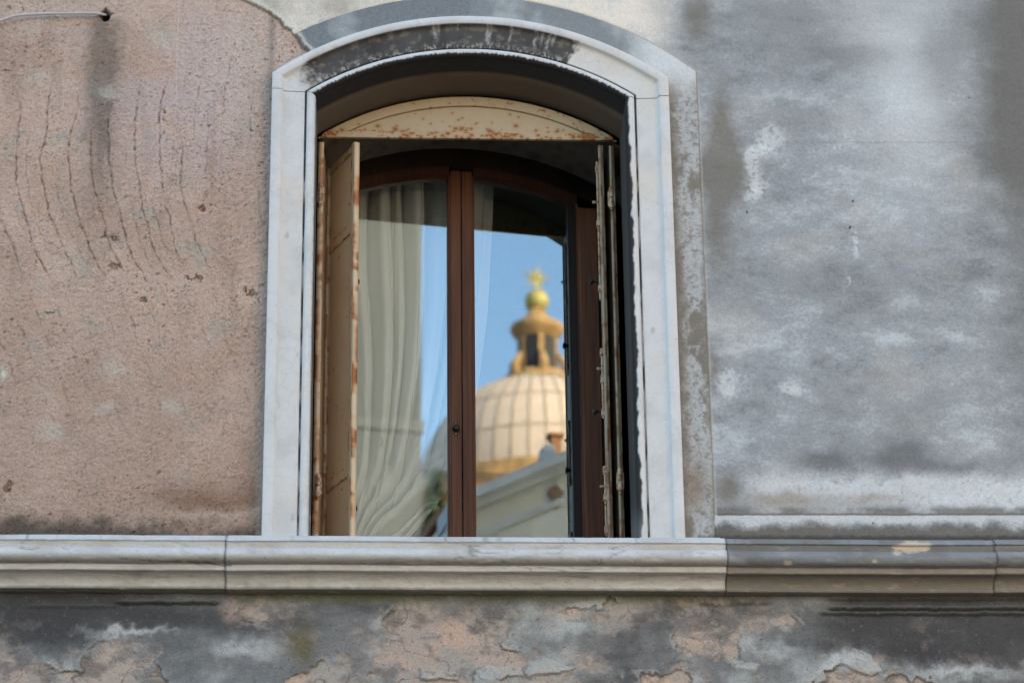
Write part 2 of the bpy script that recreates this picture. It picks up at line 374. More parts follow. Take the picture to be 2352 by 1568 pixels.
    # cream coat above the arch
    cream = np.clip(1-sst(1440, 1590, wx+(n_lg-.5)*90), 0, 1)
    G = mixc(G, alb((198, 193, 188)), cream*(PY < 400)); G = mixc(G, alb((170, 176, 184)), cream*sst(.5, .7, n_md)*(PY < 400)*.55)
    G = mixc(G, alb((150, 146, 138)), np.clip(blob(wx, wy, 770, 20, 34, 24)+blob(wx, wy, 620, 15, 40, 20)*.7, 0, .6))
    HG = (n_lg-.5)*.008+(n_sm-.5)*.0012+(n_fi-.5)*.0012
    HG = HG+.010
    # raised band round the stone surround: over the arch and down the right side
    rr = np.sqrt(X**2+(Z-ZC)**2)
    band_w = 0.108
    bd = np.maximum(np.abs(X)-HW, rr-RO)
    inband = (bd < band_w) & (X > -.70)
    inband = inband.astype(np.float32)
    edge = np.abs(bd-band_w)
    B = np.empty_like(P); B[:] = alb((112, 119, 126))
    B = mixc(B, alb((150, 157, 164)), sst(.48, .66, fbm(x*6, z*6, 33, 3))*.7)
    B = mixc(B, alb((182, 188, 195)), sst(1400, 1520, wx)*.9)
    side = sst(150, 260, PY)*(X > .2)
    sb = np.empty_like(P); sb[:] = alb((108, 105, 101))
    cxs = 1577+(PY-200)*.034
    sb = mixc(sb, alb((164, 170, 178)), .85*sst(.30, .56, n_sm*.4+n_rg*.3+n_fi*.3)*np.clip(np.exp(-((wx-cxs)/24)**2)*1.6*sst(.40, .56, fbm(x*7, z*4, 34, 6, .7)+.05), 0, .88))
    sb = mixc(sb, alb((118, 108, 98)), blob(wx, wy, 1600, 1120, 26, 60)*.8)
    B = mixc(B, sb, side*np.ones_like(PX)); 
    B = mixc(B, alb((70, 70, 72)), np.exp(-(bd/.008)**2)*(PY < 170)*.7)
    B = mixc(B, alb((90, 92, 96)), (np.clip(blob(sx, sy, 1430, 46, 8, 4)+blob(sx, sy, 1540, 80, 7, 5)*.8+blob(sx, sy, 690, 74, 12, 4), 0, 1)))
    G = G*(1-inband[..., None])+B*inband[..., None]
    HG = HG+inband*np.where(X > .2, .004, .010)
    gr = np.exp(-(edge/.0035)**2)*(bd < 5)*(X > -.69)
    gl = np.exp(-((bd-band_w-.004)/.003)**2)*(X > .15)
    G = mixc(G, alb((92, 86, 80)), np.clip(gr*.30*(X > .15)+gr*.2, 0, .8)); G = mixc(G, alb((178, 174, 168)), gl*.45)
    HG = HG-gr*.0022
    # flat groove above the string course
    gz = np.exp(-((PY-(1183+(PX-1650)*.000)+(n_sm-.5)*4)/2.2)**2)*(PX > 1648)
    below = sst(1182, 1188, PY)*(PX > 1640)
    G = mixc(G, alb((186, 191, 198)), below*(1-sst(1196, 1214, wy))*.6)
    G = mixc(G, alb((84, 81, 77)), np.clip(below*sst(1200, 1222, wy+(n_md-.5)*18)*.9, 0, .88))
    G = mixc(G, alb((72, 68, 64)), gz*.7); G = mixc(G, alb((96, 94, 92)), np.exp(-((PY-1174)/9)**2)*(PX > 1645)*sst(.42, .6, n_md)*.8)
    HG = HG+below*.003-gz*.004
    G = mixc(G, alb((44, 42, 40)), np.clip(sst(1228, 1238, PY+(n_sm-.5)*8)*.7, 0, 1)*(PX > 1600))
    for (cx, cy) in [(1957, 464), (2004, 1204), (1952, 524), (2226, 228), (1714, 490)]:
        k = np.clip(blob(sx, sy, cx, cy, 1.7, 1.7)*1.3, 0, 1); G = mixc(G, alb((30, 24, 22)), k); HG = HG-k*.006
    sc = dist_line(sx, sy, [(1960, 520), (1948, 590), (1940, 650), (1938, 700)]); G = mixc(G, alb((170, 174, 180)), np.exp(-(sc/4)**2)*.16*sst(.4, .6, n_sm))
    hl = np.exp(-((PY-330+(n_sm-.5)*6)/1.6)**2)*sst(1800, 1900, PX)*(1-sst(2150, 2300, PX)); G = mixc(G, alb((96, 98, 100)), hl*.3)
    # ---------- where the render coat ends, ragged, over the pink plaster
    e = sdf_poly(sx+(n_md-.5)*10, sy+(n_md-.5)*10, [(520, -400), (505, -60), (556, -2), (602, 20), (640, 44), (652, 62), (670, 70), (700, 112), (760, 160), (800, 2000), (3200, 2000), (3200, -400)])
    mk = 1-sst(-1.5, 1.5, e)
    lip = np.exp(-((e+5)/5)**2)
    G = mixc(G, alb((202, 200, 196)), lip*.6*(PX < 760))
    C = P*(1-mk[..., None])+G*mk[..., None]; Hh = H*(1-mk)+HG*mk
    shd = np.exp(-((e-2)/2.5)**2); C = mixc(C, alb((60, 52, 46)), shd*.55*(PX < 760))  # shadow of the raised coat edge, painted on the pink plaster
    return C, Hh
def wall_lower(X, Z):
    PX, PY = project(X, 0.0, Z); PX = PX.astype(np.float32); PY = PY.astype(np.float32)
    x = X.astype(np.float32)+20; z = Z.astype(np.float32)+20
    n_lg = fbm(x*2.4, z*3.2, 41, 4); n_md = fbm(x*8, z*9, 42, 4); n_sm = fbm(x*30, z*34, 43, 3); n_fi = fbm(x*95, z*95, 44, 2)
    n_h = fbm(x*3, z*13, 45, 4)
    wx = PX+(n_md-.5)*80+(n_sm-.5)*34; wy = PY+(fbm(x*8, z*9, 46, 4)-.5)*64+(fbm(x*32, z*34, 47, 3)-.5)*32
    # coat of grey render
    G = np.empty(X.shape+(3,), np.float32); G[:] = alb((112, 114, 117))
    G = mixc(G, alb((158, 162, 165)), sst(.46, .64, n_lg*.5+n_md*.5)*.85); G = mixc(G, alb((70, 70, 73)), sst(.50, .66, 1-n_lg*.55-n_h*.45)*.75)
    G = mixc(G, alb((62, 61, 64)), np.clip(blob(wx, wy, 200, 1400, 260, 70)*.95+blob(wx, wy, 90, 1450, 130, 60)*.7+blob(wx, wy, 1560, 1400, 90, 45)*.8+blob(wx, wy, 1480, 1480, 100, 50)*.6+sst(1780, 1980, wx)*(1-sst(1480, 1570, wy))*.85+blob(wx, wy, 2250, 1480, 250, 90)*.5+blob(wx, wy, 420, 1430, 130, 40)*.5, 0, .9))
    G = mixc(G, alb((98, 101, 104)), np.clip(blob(wx, wy, 420, 1500, 140, 60)*.6, 0, .8))
    G = mixc(G, alb((176, 182, 188)), np.clip(blob(wx, wy, 1950, 1520, 50, 26)*1.3+blob(wx, wy, 300, 1450, 90, 10)+blob(wx, wy, 560, 1495, 60, 16)*.7+blob(wx, wy, 1300, 1440, 90, 20)*.5+blob(wx, wy, 2200, 1545, 140, 14)*.8+blob(wx, wy, 1780, 1500, 60, 20)*.6, 0, .85))
    G = mixc(G, alb((150, 154, 158)), sst(.70, .84, fbm(x*70, z*70, 48, 2))*.30)
    G = mixc(G, alb((34, 33, 34)), sst(.66, .80, fbm(x*45, z*60, 49, 4))*.5)
    HG = .010+(n_md-.5)*.008+(n_sm-.5)*.004+(n_fi-.5)*.002
    # pink plaster where it has fallen
    P = np.empty_like(G); P[:] = alb((162, 151, 145))
    P = mixc(P, alb((188, 162, 149)), sst(.50, .68, fbm(x*6, z*7, 50, 3))*.65); P = mixc(P, alb((150, 148, 146)), sst(.48, .64, fbm(x*7, z*9, 51, 4))*.75)
    P = mixc(P, alb((104, 100, 98)), sst(.52, .68, fbm(x*9, z*12, 52, 4))*.75); P = mixc(P, alb((128, 76, 62)), sst(.66, .78, fbm(x*70, z*75, 53, 2))*.6)
    P = mixc(P, alb((190, 160, 134)), blob(wx, wy, 1540, 1388, 40, 14))
    cr = np.abs(fbm(x*4, z*4, 54, 3)-.5); crack = (1-sst(0, .007, cr)); P = mixc(P, alb((80, 62, 54)), crack*.65)
    HP = (n_sm-.5)*.005+(n_fi-.5)*.002-crack*.002
    polys = [[(170, 1600), (200, 1500), (225, 1465), (290, 1462), (345, 1480), (360, 1530), (400, 1600)],
             [(0, 1600), (-20, 1480), (30, 1470), (60, 1520), (180, 1540), (185, 1600)],
             [(520, 1378), (640, 1385), (640, 1425), (560, 1430), (535, 1410)],
             [(905, 1408), (940, 1395), (1060, 1400), (1230, 1400), (1180, 1440), (1160, 1500), (1210, 1500), (1225, 1530), (1180, 1560), (1100, 1545), (1060, 1600), (620, 1620), (660, 1540), (800, 1500), (880, 1460)],
             [(1250, 1398), (1400, 1380), (1490, 1382), (1500, 1400), (1420, 1425), (1250, 1425)],
             [(1320, 1500), (1350, 1495), (1360, 1525), (1325, 1535)],
             [(1545, 1420), (1570, 1380), (1640, 1395), (1700, 1430), (1760, 1405), (1830, 1395), (1842, 1425), (1800, 1440), (1730, 1445), (1715, 1480), (1690, 1515), (1610, 1510), (1560, 1480)],
             [(1860, 1620), (1890, 1560), (1940, 1530), (2010, 1550), (2140, 1562), (2200, 1620)],
             [(1440, 1620), (1480, 1560), (1560, 1530), (1600, 1560), (1600, 1620)],
             [(1200, 1540), (1400, 1548), (1450, 1590), (1200, 1620)]]
    e = np.full(X.shape, 1e9)
    for p in polys: e = np.minimum(e, sdf_poly(wx, wy, p))
    e = np.where(PY > 1575, np.minimum(e, (fbm(x*3, z*4, 55, 3)-.52)*260+0*e), e)
    wd = 1.5+46*sst(.42, .58, fbm(x*3.2, z*3.6, 57, 2)); mk = (1-sst(-wd, wd, e+(n_sm-.5)*wd*1.2))
    thin = sst(.56, .68, fbm(x*6+3, z*8, 58, 5, .6))*np.exp(-np.clip(e, 0, 1e9)/70); mk = np.maximum(mk, thin*.75)
    patina = sst(.47, .64, fbm(x*7+9, z*10, 59, 5, .62)); mk = mk*(1-.7*patina*(e > -60))
    crisp = 1-sst(3, 12, wd)
    G = mixc(G, alb((176, 176, 174)), crisp*np.exp(-((e-6)/5)**2)*.45*sst(.4, .6, n_md))
    C = G*(1-mk[..., None])+P*mk[..., None]; H = HG*(1-mk)+HP*mk
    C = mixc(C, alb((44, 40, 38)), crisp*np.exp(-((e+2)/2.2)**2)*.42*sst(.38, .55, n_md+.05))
    # loose white flakes
    for p in [[(1095, 1545), (1115, 1530), (1195, 1532), (1202, 1552), (1170, 1556), (1140, 1570), (1105, 1562)],
              [(1205, 1518), (1260, 1512), (1300, 1530), (1330, 1535), (1290, 1548), (1210, 1555)], [(965, 1535), (1050, 1545), (1050, 1560), (968, 1562)],
              [(1925, 1520), (1960, 1488), (2000, 1505), (2030, 1545), (1990, 1550), (1950, 1535)], [(1660, 1515), (1740, 1522), (1735, 1545), (1690, 1540)]]:
        d = sdf_poly(PX+(n_md-.5)*26+(n_sm-.5)*22, PY+(n_sm-.5)*16+(n_md-.5)*12, p); k = 1-sst(-2, 2, d)
        k = k*sst(.32, .5, n_sm*.5+n_md*.5+.03); C = mixc(C, alb((164, 167, 169)), k*.62); C = mixc(C, alb((60, 54, 50)), np.exp(-((d-2)/1.8)**2)*.22*(PY > p[0][1]+8)); H = np.maximum(H, k*.0135+(n_md-.5)*.006)  # includes a painted shadow along the lower edge of each flake
    # moss under the string course
    C = mixc(C, alb((84, 88, 62)), np.clip(np.exp(-((PY-1368)/16)**2)*sst(480, 620, PX)*(1-sst(1500, 1700, PX))*.85*sst(.3, .6, n_md+.1), 0, .8))
    C = mixc(C, alb((92, 82, 44)), np.clip(blob(wx, wy, 690, 1480, 30, 40)*.8, 0, .7))
    C = mixc(C, alb((46, 44, 42)), np.exp(-((PY-1358)/8)**2)*.65)  # contact shadow under the string course, painted as a dark line
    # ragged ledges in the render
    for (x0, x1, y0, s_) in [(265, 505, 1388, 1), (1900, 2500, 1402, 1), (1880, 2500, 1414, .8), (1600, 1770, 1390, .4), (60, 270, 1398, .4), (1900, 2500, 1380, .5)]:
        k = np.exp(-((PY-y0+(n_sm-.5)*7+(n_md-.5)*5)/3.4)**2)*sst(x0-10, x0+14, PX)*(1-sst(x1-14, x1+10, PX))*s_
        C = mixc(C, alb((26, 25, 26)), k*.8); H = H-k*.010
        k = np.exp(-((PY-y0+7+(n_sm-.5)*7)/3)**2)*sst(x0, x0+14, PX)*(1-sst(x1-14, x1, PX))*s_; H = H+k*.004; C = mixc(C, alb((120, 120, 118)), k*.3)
    rg = np.sqrt((PX-1664)**2+((PY-1572)*1.0)**2)
    return C, H
def wall_grid(name, xs, zs, fn, mat, hole=None):
    X, Z = np.meshgrid(xs, zs, indexing='ij'); C, H = fn(X, Z)
    V = np.stack([X, -H, Z], -1).reshape(-1, 3); Fq = grid_faces(len(xs), len(zs))
    Fq = Fq[:, ::-1] if False else Fq
    if hole is not None:
        hm = hole(X, Z).ravel(); Fq = Fq[~hm[Fq].all(1)]
        used = np.zeros(len(V), bool); used[Fq.ravel()] = True; idx = np.cumsum(used)-1
        V = V[used]; Fq = idx[Fq]; C = C.reshape(-1, 3)[used]
    me = np_mesh(name, V, Fq, C.reshape(-1, 3)); return link(name, me, mat, house, True)
STEP = 0.0028
xs = axis_pts(-2.6, -1.74, 2.08, 3.0, STEP); zs = axis_pts(4.70, 4.70, 6.88, 7.6, STEP)
def in_window(X, Z):
    return (np.abs(X) < HW-.04) & (np.sqrt(X**2+(Z-ZC)**2) < RO-.04)
ic = int(np.argmin(np.abs(xs)))
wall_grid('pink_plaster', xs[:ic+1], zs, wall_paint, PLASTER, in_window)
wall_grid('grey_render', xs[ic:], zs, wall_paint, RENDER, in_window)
zl = axis_pts(3.4, 4.20, 4.60, 4.601, STEP)
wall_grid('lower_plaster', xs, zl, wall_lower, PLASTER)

# masonry behind the plaster (leaves the window opening free) and the dark room
b = MB(); T0 = 0.05; T1 = 0.62
b.box(-14, -.74, T0, T1, 0, 18.66); b.box(.74, 14, T0, T1, 0, 18.66); b.box(-.74, .74, T0, T1, 0, 4.70); b.box(-.74, .74, T0, T1, 6.62, 18.66)
b.box(-14, 14, 9.0, 9.4, 0, 18.66); b.box(-14, -13.6, T1, 9, 0, 18.66); b.box(13.6, 14, T1, 9, 0, 18.66); b.box(-14, 14, T1, 9, 18.3, 18.66)
b.build('masonry', MASON, house)
b = MB()                                         # plaster skin outside the surveyed part of the front
b.box(-14, -2.6, 0.0, T0, 0, 18.66); b.box(3.0, 14, 0.0, T0, 0, 18.66); b.box(-2.6, 3.0, 0.0, T0, 7.6, 18.66); b.box(-2.6, 3.0, 0.0, T0, 0, 3.4)
b.build('outer_plaster', MASON, house)
b = MB(); b.box(-2.4, 2.4, 4.2, 4.35, 3.9, 7.4); b.box(-2.55, -2.4, T1, 4.35, 3.9, 7.4); b.box(2.4, 2.55, T1, 4.35, 3.9, 7.4); b.box(-2.55, 2.55, T1, 4.35, 7.4, 7.55); b.box(-2.55, 2.55, T1, 4.35, 3.75, 3.9)
b.build('room', ROOM, house)

# ------------------------------------------------------------------ stone surround
# profile points: (offset on jambs, offset on arch, y)
prof = [(0, 0, .03), (0, 0, -.055), (.001, .001, -.0605), (.004, .004, -.063), (.018, .016, -.0635), (.033, .029, -.063), (.0365, .0325, -.0605), (.038, .034, -.056), (.041, .036, -.048), (.046, .040, -.0435), (.054, .047, -.042)]
prof += [(.054+.062*k/16, .047+.070*k/16, -.042+.004*k/16) for k in range(1, 17)]
prof += [(.1175, .119, -.032), (.119, .1205, -.026), (.122, .1225, -.026), (.1235, .124, -.034)]
for k in range(0, 15):
    a = pi*(1-k/14); prof.append((.1395+.0155*cos(a), .141+.0165*cos(a), -.036-.016*sin(a)))
prof += [(.1555, .160, -.030), (.156, .164, -.022), (.156, .170, -.010), (.157, .176, .002), (.158, .182, .014), (.158, .187, .028), (.158, .190, .045)]
prof += [(.158, .1905, .045+.145*k/10) for k in range(1, 11)]
prof = np.array(prof)
def sweep(side):                                 # 'L','R' jambs or 'A' arch
    NJ, NA = 460, 620
    U, Vv, W = prof[:, 0], prof[:, 1], prof[:, 2]
    zi = ZC+np.sqrt((RO-Vv)**2-(HW-U)**2)
    if side in 'LR':
        zj = 6.398 if side == 'L' else 6.388
        s = np.linspace(0, 1, NJ)
        zt = np.minimum(zj, zi-0.002)
        Z = (ZT)+(zt-(ZT))[None, :]*s[:, None]
        X = np.repeat(((HW-U)*(-1 if side == 'L' else 1))[None, :], NJ, 0)
    else:
        th = np.arctan2(HW-U, zi-ZC); s = np.linspace(-1, 1, NA)
        X = (RO-Vv)[None, :]*np.sin(th[None, :]*s[:, None]); Z = ZC+(RO-Vv)[None, :]*np.cos(th[None, :]*s[:, None])
        nl = 12
        def leg(zj, sg):
            q = np.linspace(0, 1, nl)[:, None]; zt = np.minimum(zj+.0025, zi-.0005)
            return np.repeat((sg*(HW-U))[None, :], nl, 0), zt[None, :]*(1-q)+zi[None, :]*q
        lx, lz = leg(6.398, -1); rx, rz = leg(6.388, 1)
        X = np.concatenate([lx[:-1], X, rx[::-1][1:]]); Z = np.concatenate([lz[:-1], Z, rz[::-1][1:]])
    Y = np.repeat(W[None, :], X.shape[0], 0)
    return X, Y, Z
def paint_stone(X, Y, Z, side):
    PX, PY = project(X, Y, Z); k = np.repeat(np.arange(len(prof))[None, :], X.shape[0], 0)
    x = X+20+Y*2; z = Z+20+Y*3
    n1 = fbm(x*8, z*8, 70, 4); n2 = fbm(x*40, z*40, 71, 3); n3 = fbm(x*110, z*110, 72, 2)
    C = np.empty(X.shape+(3,), np.float32); C[:] = salb((194, 200, 209))
    C = mixc(C, salb((180, 184, 190)), sst(.45, .7, n1)*.6); C = mixc(C, salb((200, 196, 194)), sst(.5, .7, fbm(x*3, z*3, 73, 2))*.5)
    C = mixc(C, alb((120, 122, 126)), sst(.70, .8, n3)*.22)
    bl = alb((40, 39, 40)); kb0 = 27+4; kb1 = kb0+14
    if side == 'A':
        ang = np.degrees(np.arctan2(X, Z-ZC))
        fas = (k >= 5) & (k <= 30)
        rag = (n1-.5)*9+(n2-.5)*5
        m = sst(-32.5, -29.5, ang+rag)*(1-sst(18.5, 21.0, ang+rag*1.1))
        dpt = sst(4.5, 6.5, k)
        n_st = fbm(ang*.55+50, Z*3, 74, 3)
        streak = sum(np.exp(-((ang-a_+(n2-.5)*1.0+(k-14)*.02*np.sin(a_*7))/w_)**2)*(1-sst(l_-8, l_, k+(n2-.5)*9)) for a_, w_, l_ in ((-6.6, .35, 22), (-5.9, .2, 16), (3.2, .28, 27), (3.7, .15, 26), (7.4, .22, 22), (-2.5, .15, 14), (12.2, .3, 24), (13.4, .25, 20), (14.6, .3, 24), (15.5, .3, 18)))
        C = mixc(C, bl, fas*m*dpt*(1-.55*np.clip(streak, 0, 1)*sst(.30, .6, n3*.5+n2*.5))*(.88+.12*n1))
        C = mixc(C, alb((120, 116, 110)), fas*m*sst(.52, .68, fbm(ang*.5, k*.16, 76, 3))*.35)
        low = fas*m*sst(20, 27, k+(n2-.5)*8); C = mixc(C, alb((150, 150, 150)), low*sst(.50, .60, n3*.5+n2*.5)*.75)
        C = mixc(C, alb((38, 36, 36)), ((k >= 27) & (k <= 30))*.9)
        C = mixc(C, alb((150, 146, 140)), (fas*(1-m)*sst(-33, -30, ang)*(ang < 0))*.4)
        # bead: clean on its crown, sooty below
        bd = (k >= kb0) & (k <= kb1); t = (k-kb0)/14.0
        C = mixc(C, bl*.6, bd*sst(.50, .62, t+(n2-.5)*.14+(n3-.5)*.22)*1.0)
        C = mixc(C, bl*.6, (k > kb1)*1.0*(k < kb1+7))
        C = mixc(C, alb((84, 74, 64)), (k >= kb1+6)*.97)  # soffit darkened with grime and the shade of the recess together
        C = mixc(C, alb((70, 66, 64)), sst(.68, .8, n2)*(k < 7)*.35)
    else:
        bd = (k >= kb0) & (k <= kb1); t = (k-kb0)/14.0
        C = mixc(C, alb((40, 38, 38)), ((k >= 27) & (k <= 30))*sst(.40, .56, fbm(x*3, z*9, 77, 3)+(PY < 420)*.10)*.8)
        if side == 'R':
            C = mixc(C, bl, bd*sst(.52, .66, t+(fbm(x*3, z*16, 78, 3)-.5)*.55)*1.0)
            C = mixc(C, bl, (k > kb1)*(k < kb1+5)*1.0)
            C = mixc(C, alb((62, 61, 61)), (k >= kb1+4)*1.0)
        else:
            C = mixc(C, bl, bd*sst(.80, .95, t+(n2-.5)*.4)*.5); C = mixc(C, alb((60, 58, 58)), (k > kb1+1)*.9)
        C = mixc(C, alb((150, 152, 156)), np.clip(sst(1150, 1225, PY)*.25, 0, 1))
        for (cx, cy) in [(715, 1190), (672, 1188), (660, 540), (1500, 760)]:
            d = np.hypot((PX-cx)/5, (PY-cy)/9)+(n2-.5)*1.5; C = mixc(C, alb((150, 146, 142)), (1-sst(.6, 1.2, d))*.7)
    return C
surround = MB().box(-.70, .70, .02, .045, ZT-.02, ZT-.004).build('window_surround', m_plain('surround_bed', (0.35, 0.35, 0.36)), house)
for sd_ in 'LRA':
    X, Y, Z = sweep(sd_); C = paint_stone(X, Y, Z, sd_)
    me = np_mesh('arch_head' if sd_ == 'A' else 'jamb', np.stack([X, Y, Z], -1).reshape(-1, 3), grid_faces(*X.shape), C.reshape(-1, 3))
    o = link('arch_head' if sd_ == 'A' else 'jamb', me, STONE, surround, True)
    if sd_ == 'A': o['label'] = 'arched stone head streaked black with soot'

# ------------------------------------------------------------------ embrasure behind the surround
RE, ZE = 1.05, 5.42
def embrasure():
    hw = .60; ny = 14; ns = 120
    th = np.arcsin(hw/RE); zt = ZE+RE*cos(th)
    pts = [(-hw, z) for z in np.linspace(4.70, zt, 60)] + [(RE*sin(a), ZE+RE*cos(a)) for a in np.linspace(-th, th, ns)[1:-1]] + [(hw, z) for z in np.linspace(zt, 4.70, 60)]
    pts = np.array(pts); ys = np.linspace(.192, .66, ny)
    X = np.repeat(pts[:, 0][:, None], ny, 1); Z = np.repeat(pts[:, 1][:, None], ny, 1); Y = np.repeat(ys[None, :], len(pts), 0)
    n = fbm(X*14+30+Y*9, Z*14+30+Y*11, 80, 4); C = np.empty(X.shape+(3,), np.float32); C[:] = alb((100, 94, 89))
    C = mixc(C, alb((72, 67, 63)), sst(.45, .65, n)*.7)
    me = np_mesh('embrasure', np.stack([X, Y, Z], -1).reshape(-1, 3), grid_faces(*X.shape), C.reshape(-1, 3)); return link('embrasure', me, RECESS, house, True)
embrasure()
# return from the stone reveal out to the wider embrasure, and the inner sill slab
MB().box(-.74, .74, .05, .62, 4.60, 4.700).build('inner_sill', m_plain('sill_slab', (0.30, 0.29, 0.28)), house)

# ------------------------------------------------------------------ string course in four stones
cp = [(0.02, .006), (.094, .004), (.099, .001), (.119, -.022), (.120, -.0245), (.1185, -.026), (.111, -.028), (.1105, -.030), (.1095, -.052), (.111, -.054)]
for k in range(0, 17):
    a = pi/2-pi*k/16; cp.append((.112+.030*cos(a), -.0855+.0305*sin(a)))
cp += [(.108, -.1175), (.106, -.119), (.106, -.1225), (.107, -.138), (.106, -.1405), (.102, -.142), (.094, -.1425)]
for k in range(1, 11):
    a = (pi/2)*k/10; cp.append((.094-.040*sin(a)*1.0, -.1425-.040*(1-cos(a))))
cp += [(.0545, -.184), (.056, -.187), (.056, -.196), (.054, -.198), (0.0, -.199)]
cp = np.array(cp)
# resample the profile for smooth paint
def resample(P, step):
    out = [P[0]]
    for a, b_ in zip(P[:-1], P[1:]):
        n = max(1, int(np.hypot(*(b_-a))/step))
        for k in range(1, n+1): out.append(a+(b_-a)*k/n)
    return np.array(out)
cp[:, 1] *= .855
cpr = resample(cp, .003)

def string_stone(x0, x1, dy, dz, tone, label, seed):
    xs_ = np.linspace(x0, x1, max(8, int((x1-x0)/.008)))
    X = np.repeat(xs_[:, None], len(cpr), 1); PR = np.repeat(cpr[:, 0][None, :], len(xs_), 0); ZZ = np.repeat(cpr[:, 1][None, :], len(xs_), 0)
    Z = ZT+dz+ZZ+(fbm(X*1.3+40, X*0+seed, 90+seed, 2)-.5)*.006
    Y = -(PR+dy*(PR > .03))+(fbm(X*9+30, Z*9+30, 92, 3)-.5)*.004
    ZZ = ZZ/.855; x = X+30; z = Z+30-Y
    PX, PY = project(X, Y, Z); n1 = fbm(x*4, z*22, 93, 4); n2 = fbm(x*30, z*40, 94, 3); n3 = fbm(x*120, z*120, 95, 2)
    C = np.empty(X.shape+(3,), np.float32)
    if tone == 'white':
        C[:] = salb((190, 195, 203)); C = mixc(C, salb((170, 170, 172)), sst(.48, .66, n1)*.6)
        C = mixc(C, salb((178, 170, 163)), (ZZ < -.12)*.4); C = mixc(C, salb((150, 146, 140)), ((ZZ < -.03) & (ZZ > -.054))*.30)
        C = mixc(C, salb((116, 112, 104)), sst(-.085, -.112, ZZ+(n1-.5)*.02)*(ZZ > -.119)*.55)  # underside shade of the mouldings put into the colour, with some grime
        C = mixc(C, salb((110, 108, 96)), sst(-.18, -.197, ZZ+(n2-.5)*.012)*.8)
    else:
        C[:] = salb((124, 130, 138)); C = mixc(C, salb((110, 112, 115)), sst(.45, .62, n1)*.75); C = mixc(C, salb((170, 175, 181)), sst(.58, .72, fbm(x*3, z*9, 96, 3))*.6)
        C = mixc(C, salb((136, 126, 116)), (ZZ < -.118)*.7); C = mixc(C, salb((96, 94, 90)), (ZZ < -.142)*.45)  # lower mouldings darkened in colour for the shade below each lip
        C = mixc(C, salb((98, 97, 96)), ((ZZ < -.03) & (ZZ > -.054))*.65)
        for (cx, cy, rx, ry) in [(2096, 1255, 44, 14), (1810, 1291, 11, 6), (2010, 1287, 6, 5), (2060, 1268, 12, 6)]:
            k = 1-sst(.7, 1.15, np.hypot((PX-cx)/rx, (PY-cy)/ry)+(n2-.5)*1.1); C = mixc(C, salb((190, 180, 168)), k*.85); Y = Y+k*.004
    C = mixc(C, salb((80, 76, 72)), sst(.70, .80, n3)*.25)
    wear = sst(.58, .72, fbm(x*16, z*40, 99+seed, 4, .6)); Y = Y+wear*.0035
    C = mixc(C, salb((206, 204, 200)) if tone == 'white' else salb((164, 160, 154)), wear*.35)
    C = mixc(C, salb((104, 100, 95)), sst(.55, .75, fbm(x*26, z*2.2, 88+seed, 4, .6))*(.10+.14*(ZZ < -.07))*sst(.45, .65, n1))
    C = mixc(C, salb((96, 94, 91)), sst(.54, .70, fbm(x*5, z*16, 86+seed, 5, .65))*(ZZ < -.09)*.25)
    cl = dist_line(PX+(n2-.5)*6, PY+(n2-.5)*8, [(276, 1283), (330, 1285), (400, 1288), (470, 1290), (500, 1296), (530, 1299)])
    C = mixc(C, salb((60, 57, 54)), np.exp(-(cl/1.6)**2)*.7); Y = Y+np.exp(-(cl/2)**2)*.003
    ck = (1-sst(0, .012, np.abs(fbm(x*2.2, z*14, 97+seed, 3)-.5)))*sst(.55, .64, fbm(x*1.5, z*3, 98, 2)); C = mixc(C, salb((70, 66, 62)), ck*.5)
    ed = np.minimum(np.abs(X-x0), np.abs(X-x1)); C = mixc(C, salb((70, 68, 66)), np.exp(-(ed/.003)**2)*.35)
    n = len(cpr); F = [tuple(q) for q in grid_faces(len(xs_), n)]
    me = np_mesh('cornice_stone', np.stack([X, Y, Z], -1).reshape(-1, 3), np.array(F), C.reshape(-1, 3))
    o = link('cornice_stone', me, STONE2, house, True)
    bm = bmesh.new(); bm.from_mesh(me)               # close the two ends
    bm.verts.ensure_lookup_table()
    nv = len(xs_)*n
    for base in (0, (len(xs_)-1)*n):
        try: bm.faces.new([bm.verts[base+q] for q in range(n)])
        except ValueError: pass
    bmesh.ops.recalc_face_normals(bm, faces=bm.faces)
    bm.to_mesh(me); bm.free()
    if label: o['label'] = label
    return o
xa = at(518, 1290, -.11)[0]; xb = at(1669, 1300, -.11)[0]; xc = at(2288, 1300, -.11)[0]
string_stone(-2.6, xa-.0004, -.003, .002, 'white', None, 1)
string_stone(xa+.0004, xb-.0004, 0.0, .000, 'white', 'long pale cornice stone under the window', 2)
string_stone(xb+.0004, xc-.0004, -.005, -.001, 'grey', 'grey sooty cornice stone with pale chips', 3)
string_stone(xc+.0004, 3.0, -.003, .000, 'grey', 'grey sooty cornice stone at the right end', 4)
for x0, x1 in ((xa+.004, -.552), (.552, xb-.012)):
    b = MB(); b.box(x0, x1, -.080, .03, ZT-.004, ZT+.011, bev=.003); b.build('plinth_strip', m_plain('plinth_stone', tuple(salb((176, 180, 186))), 0.8, 0.1, 20), house)

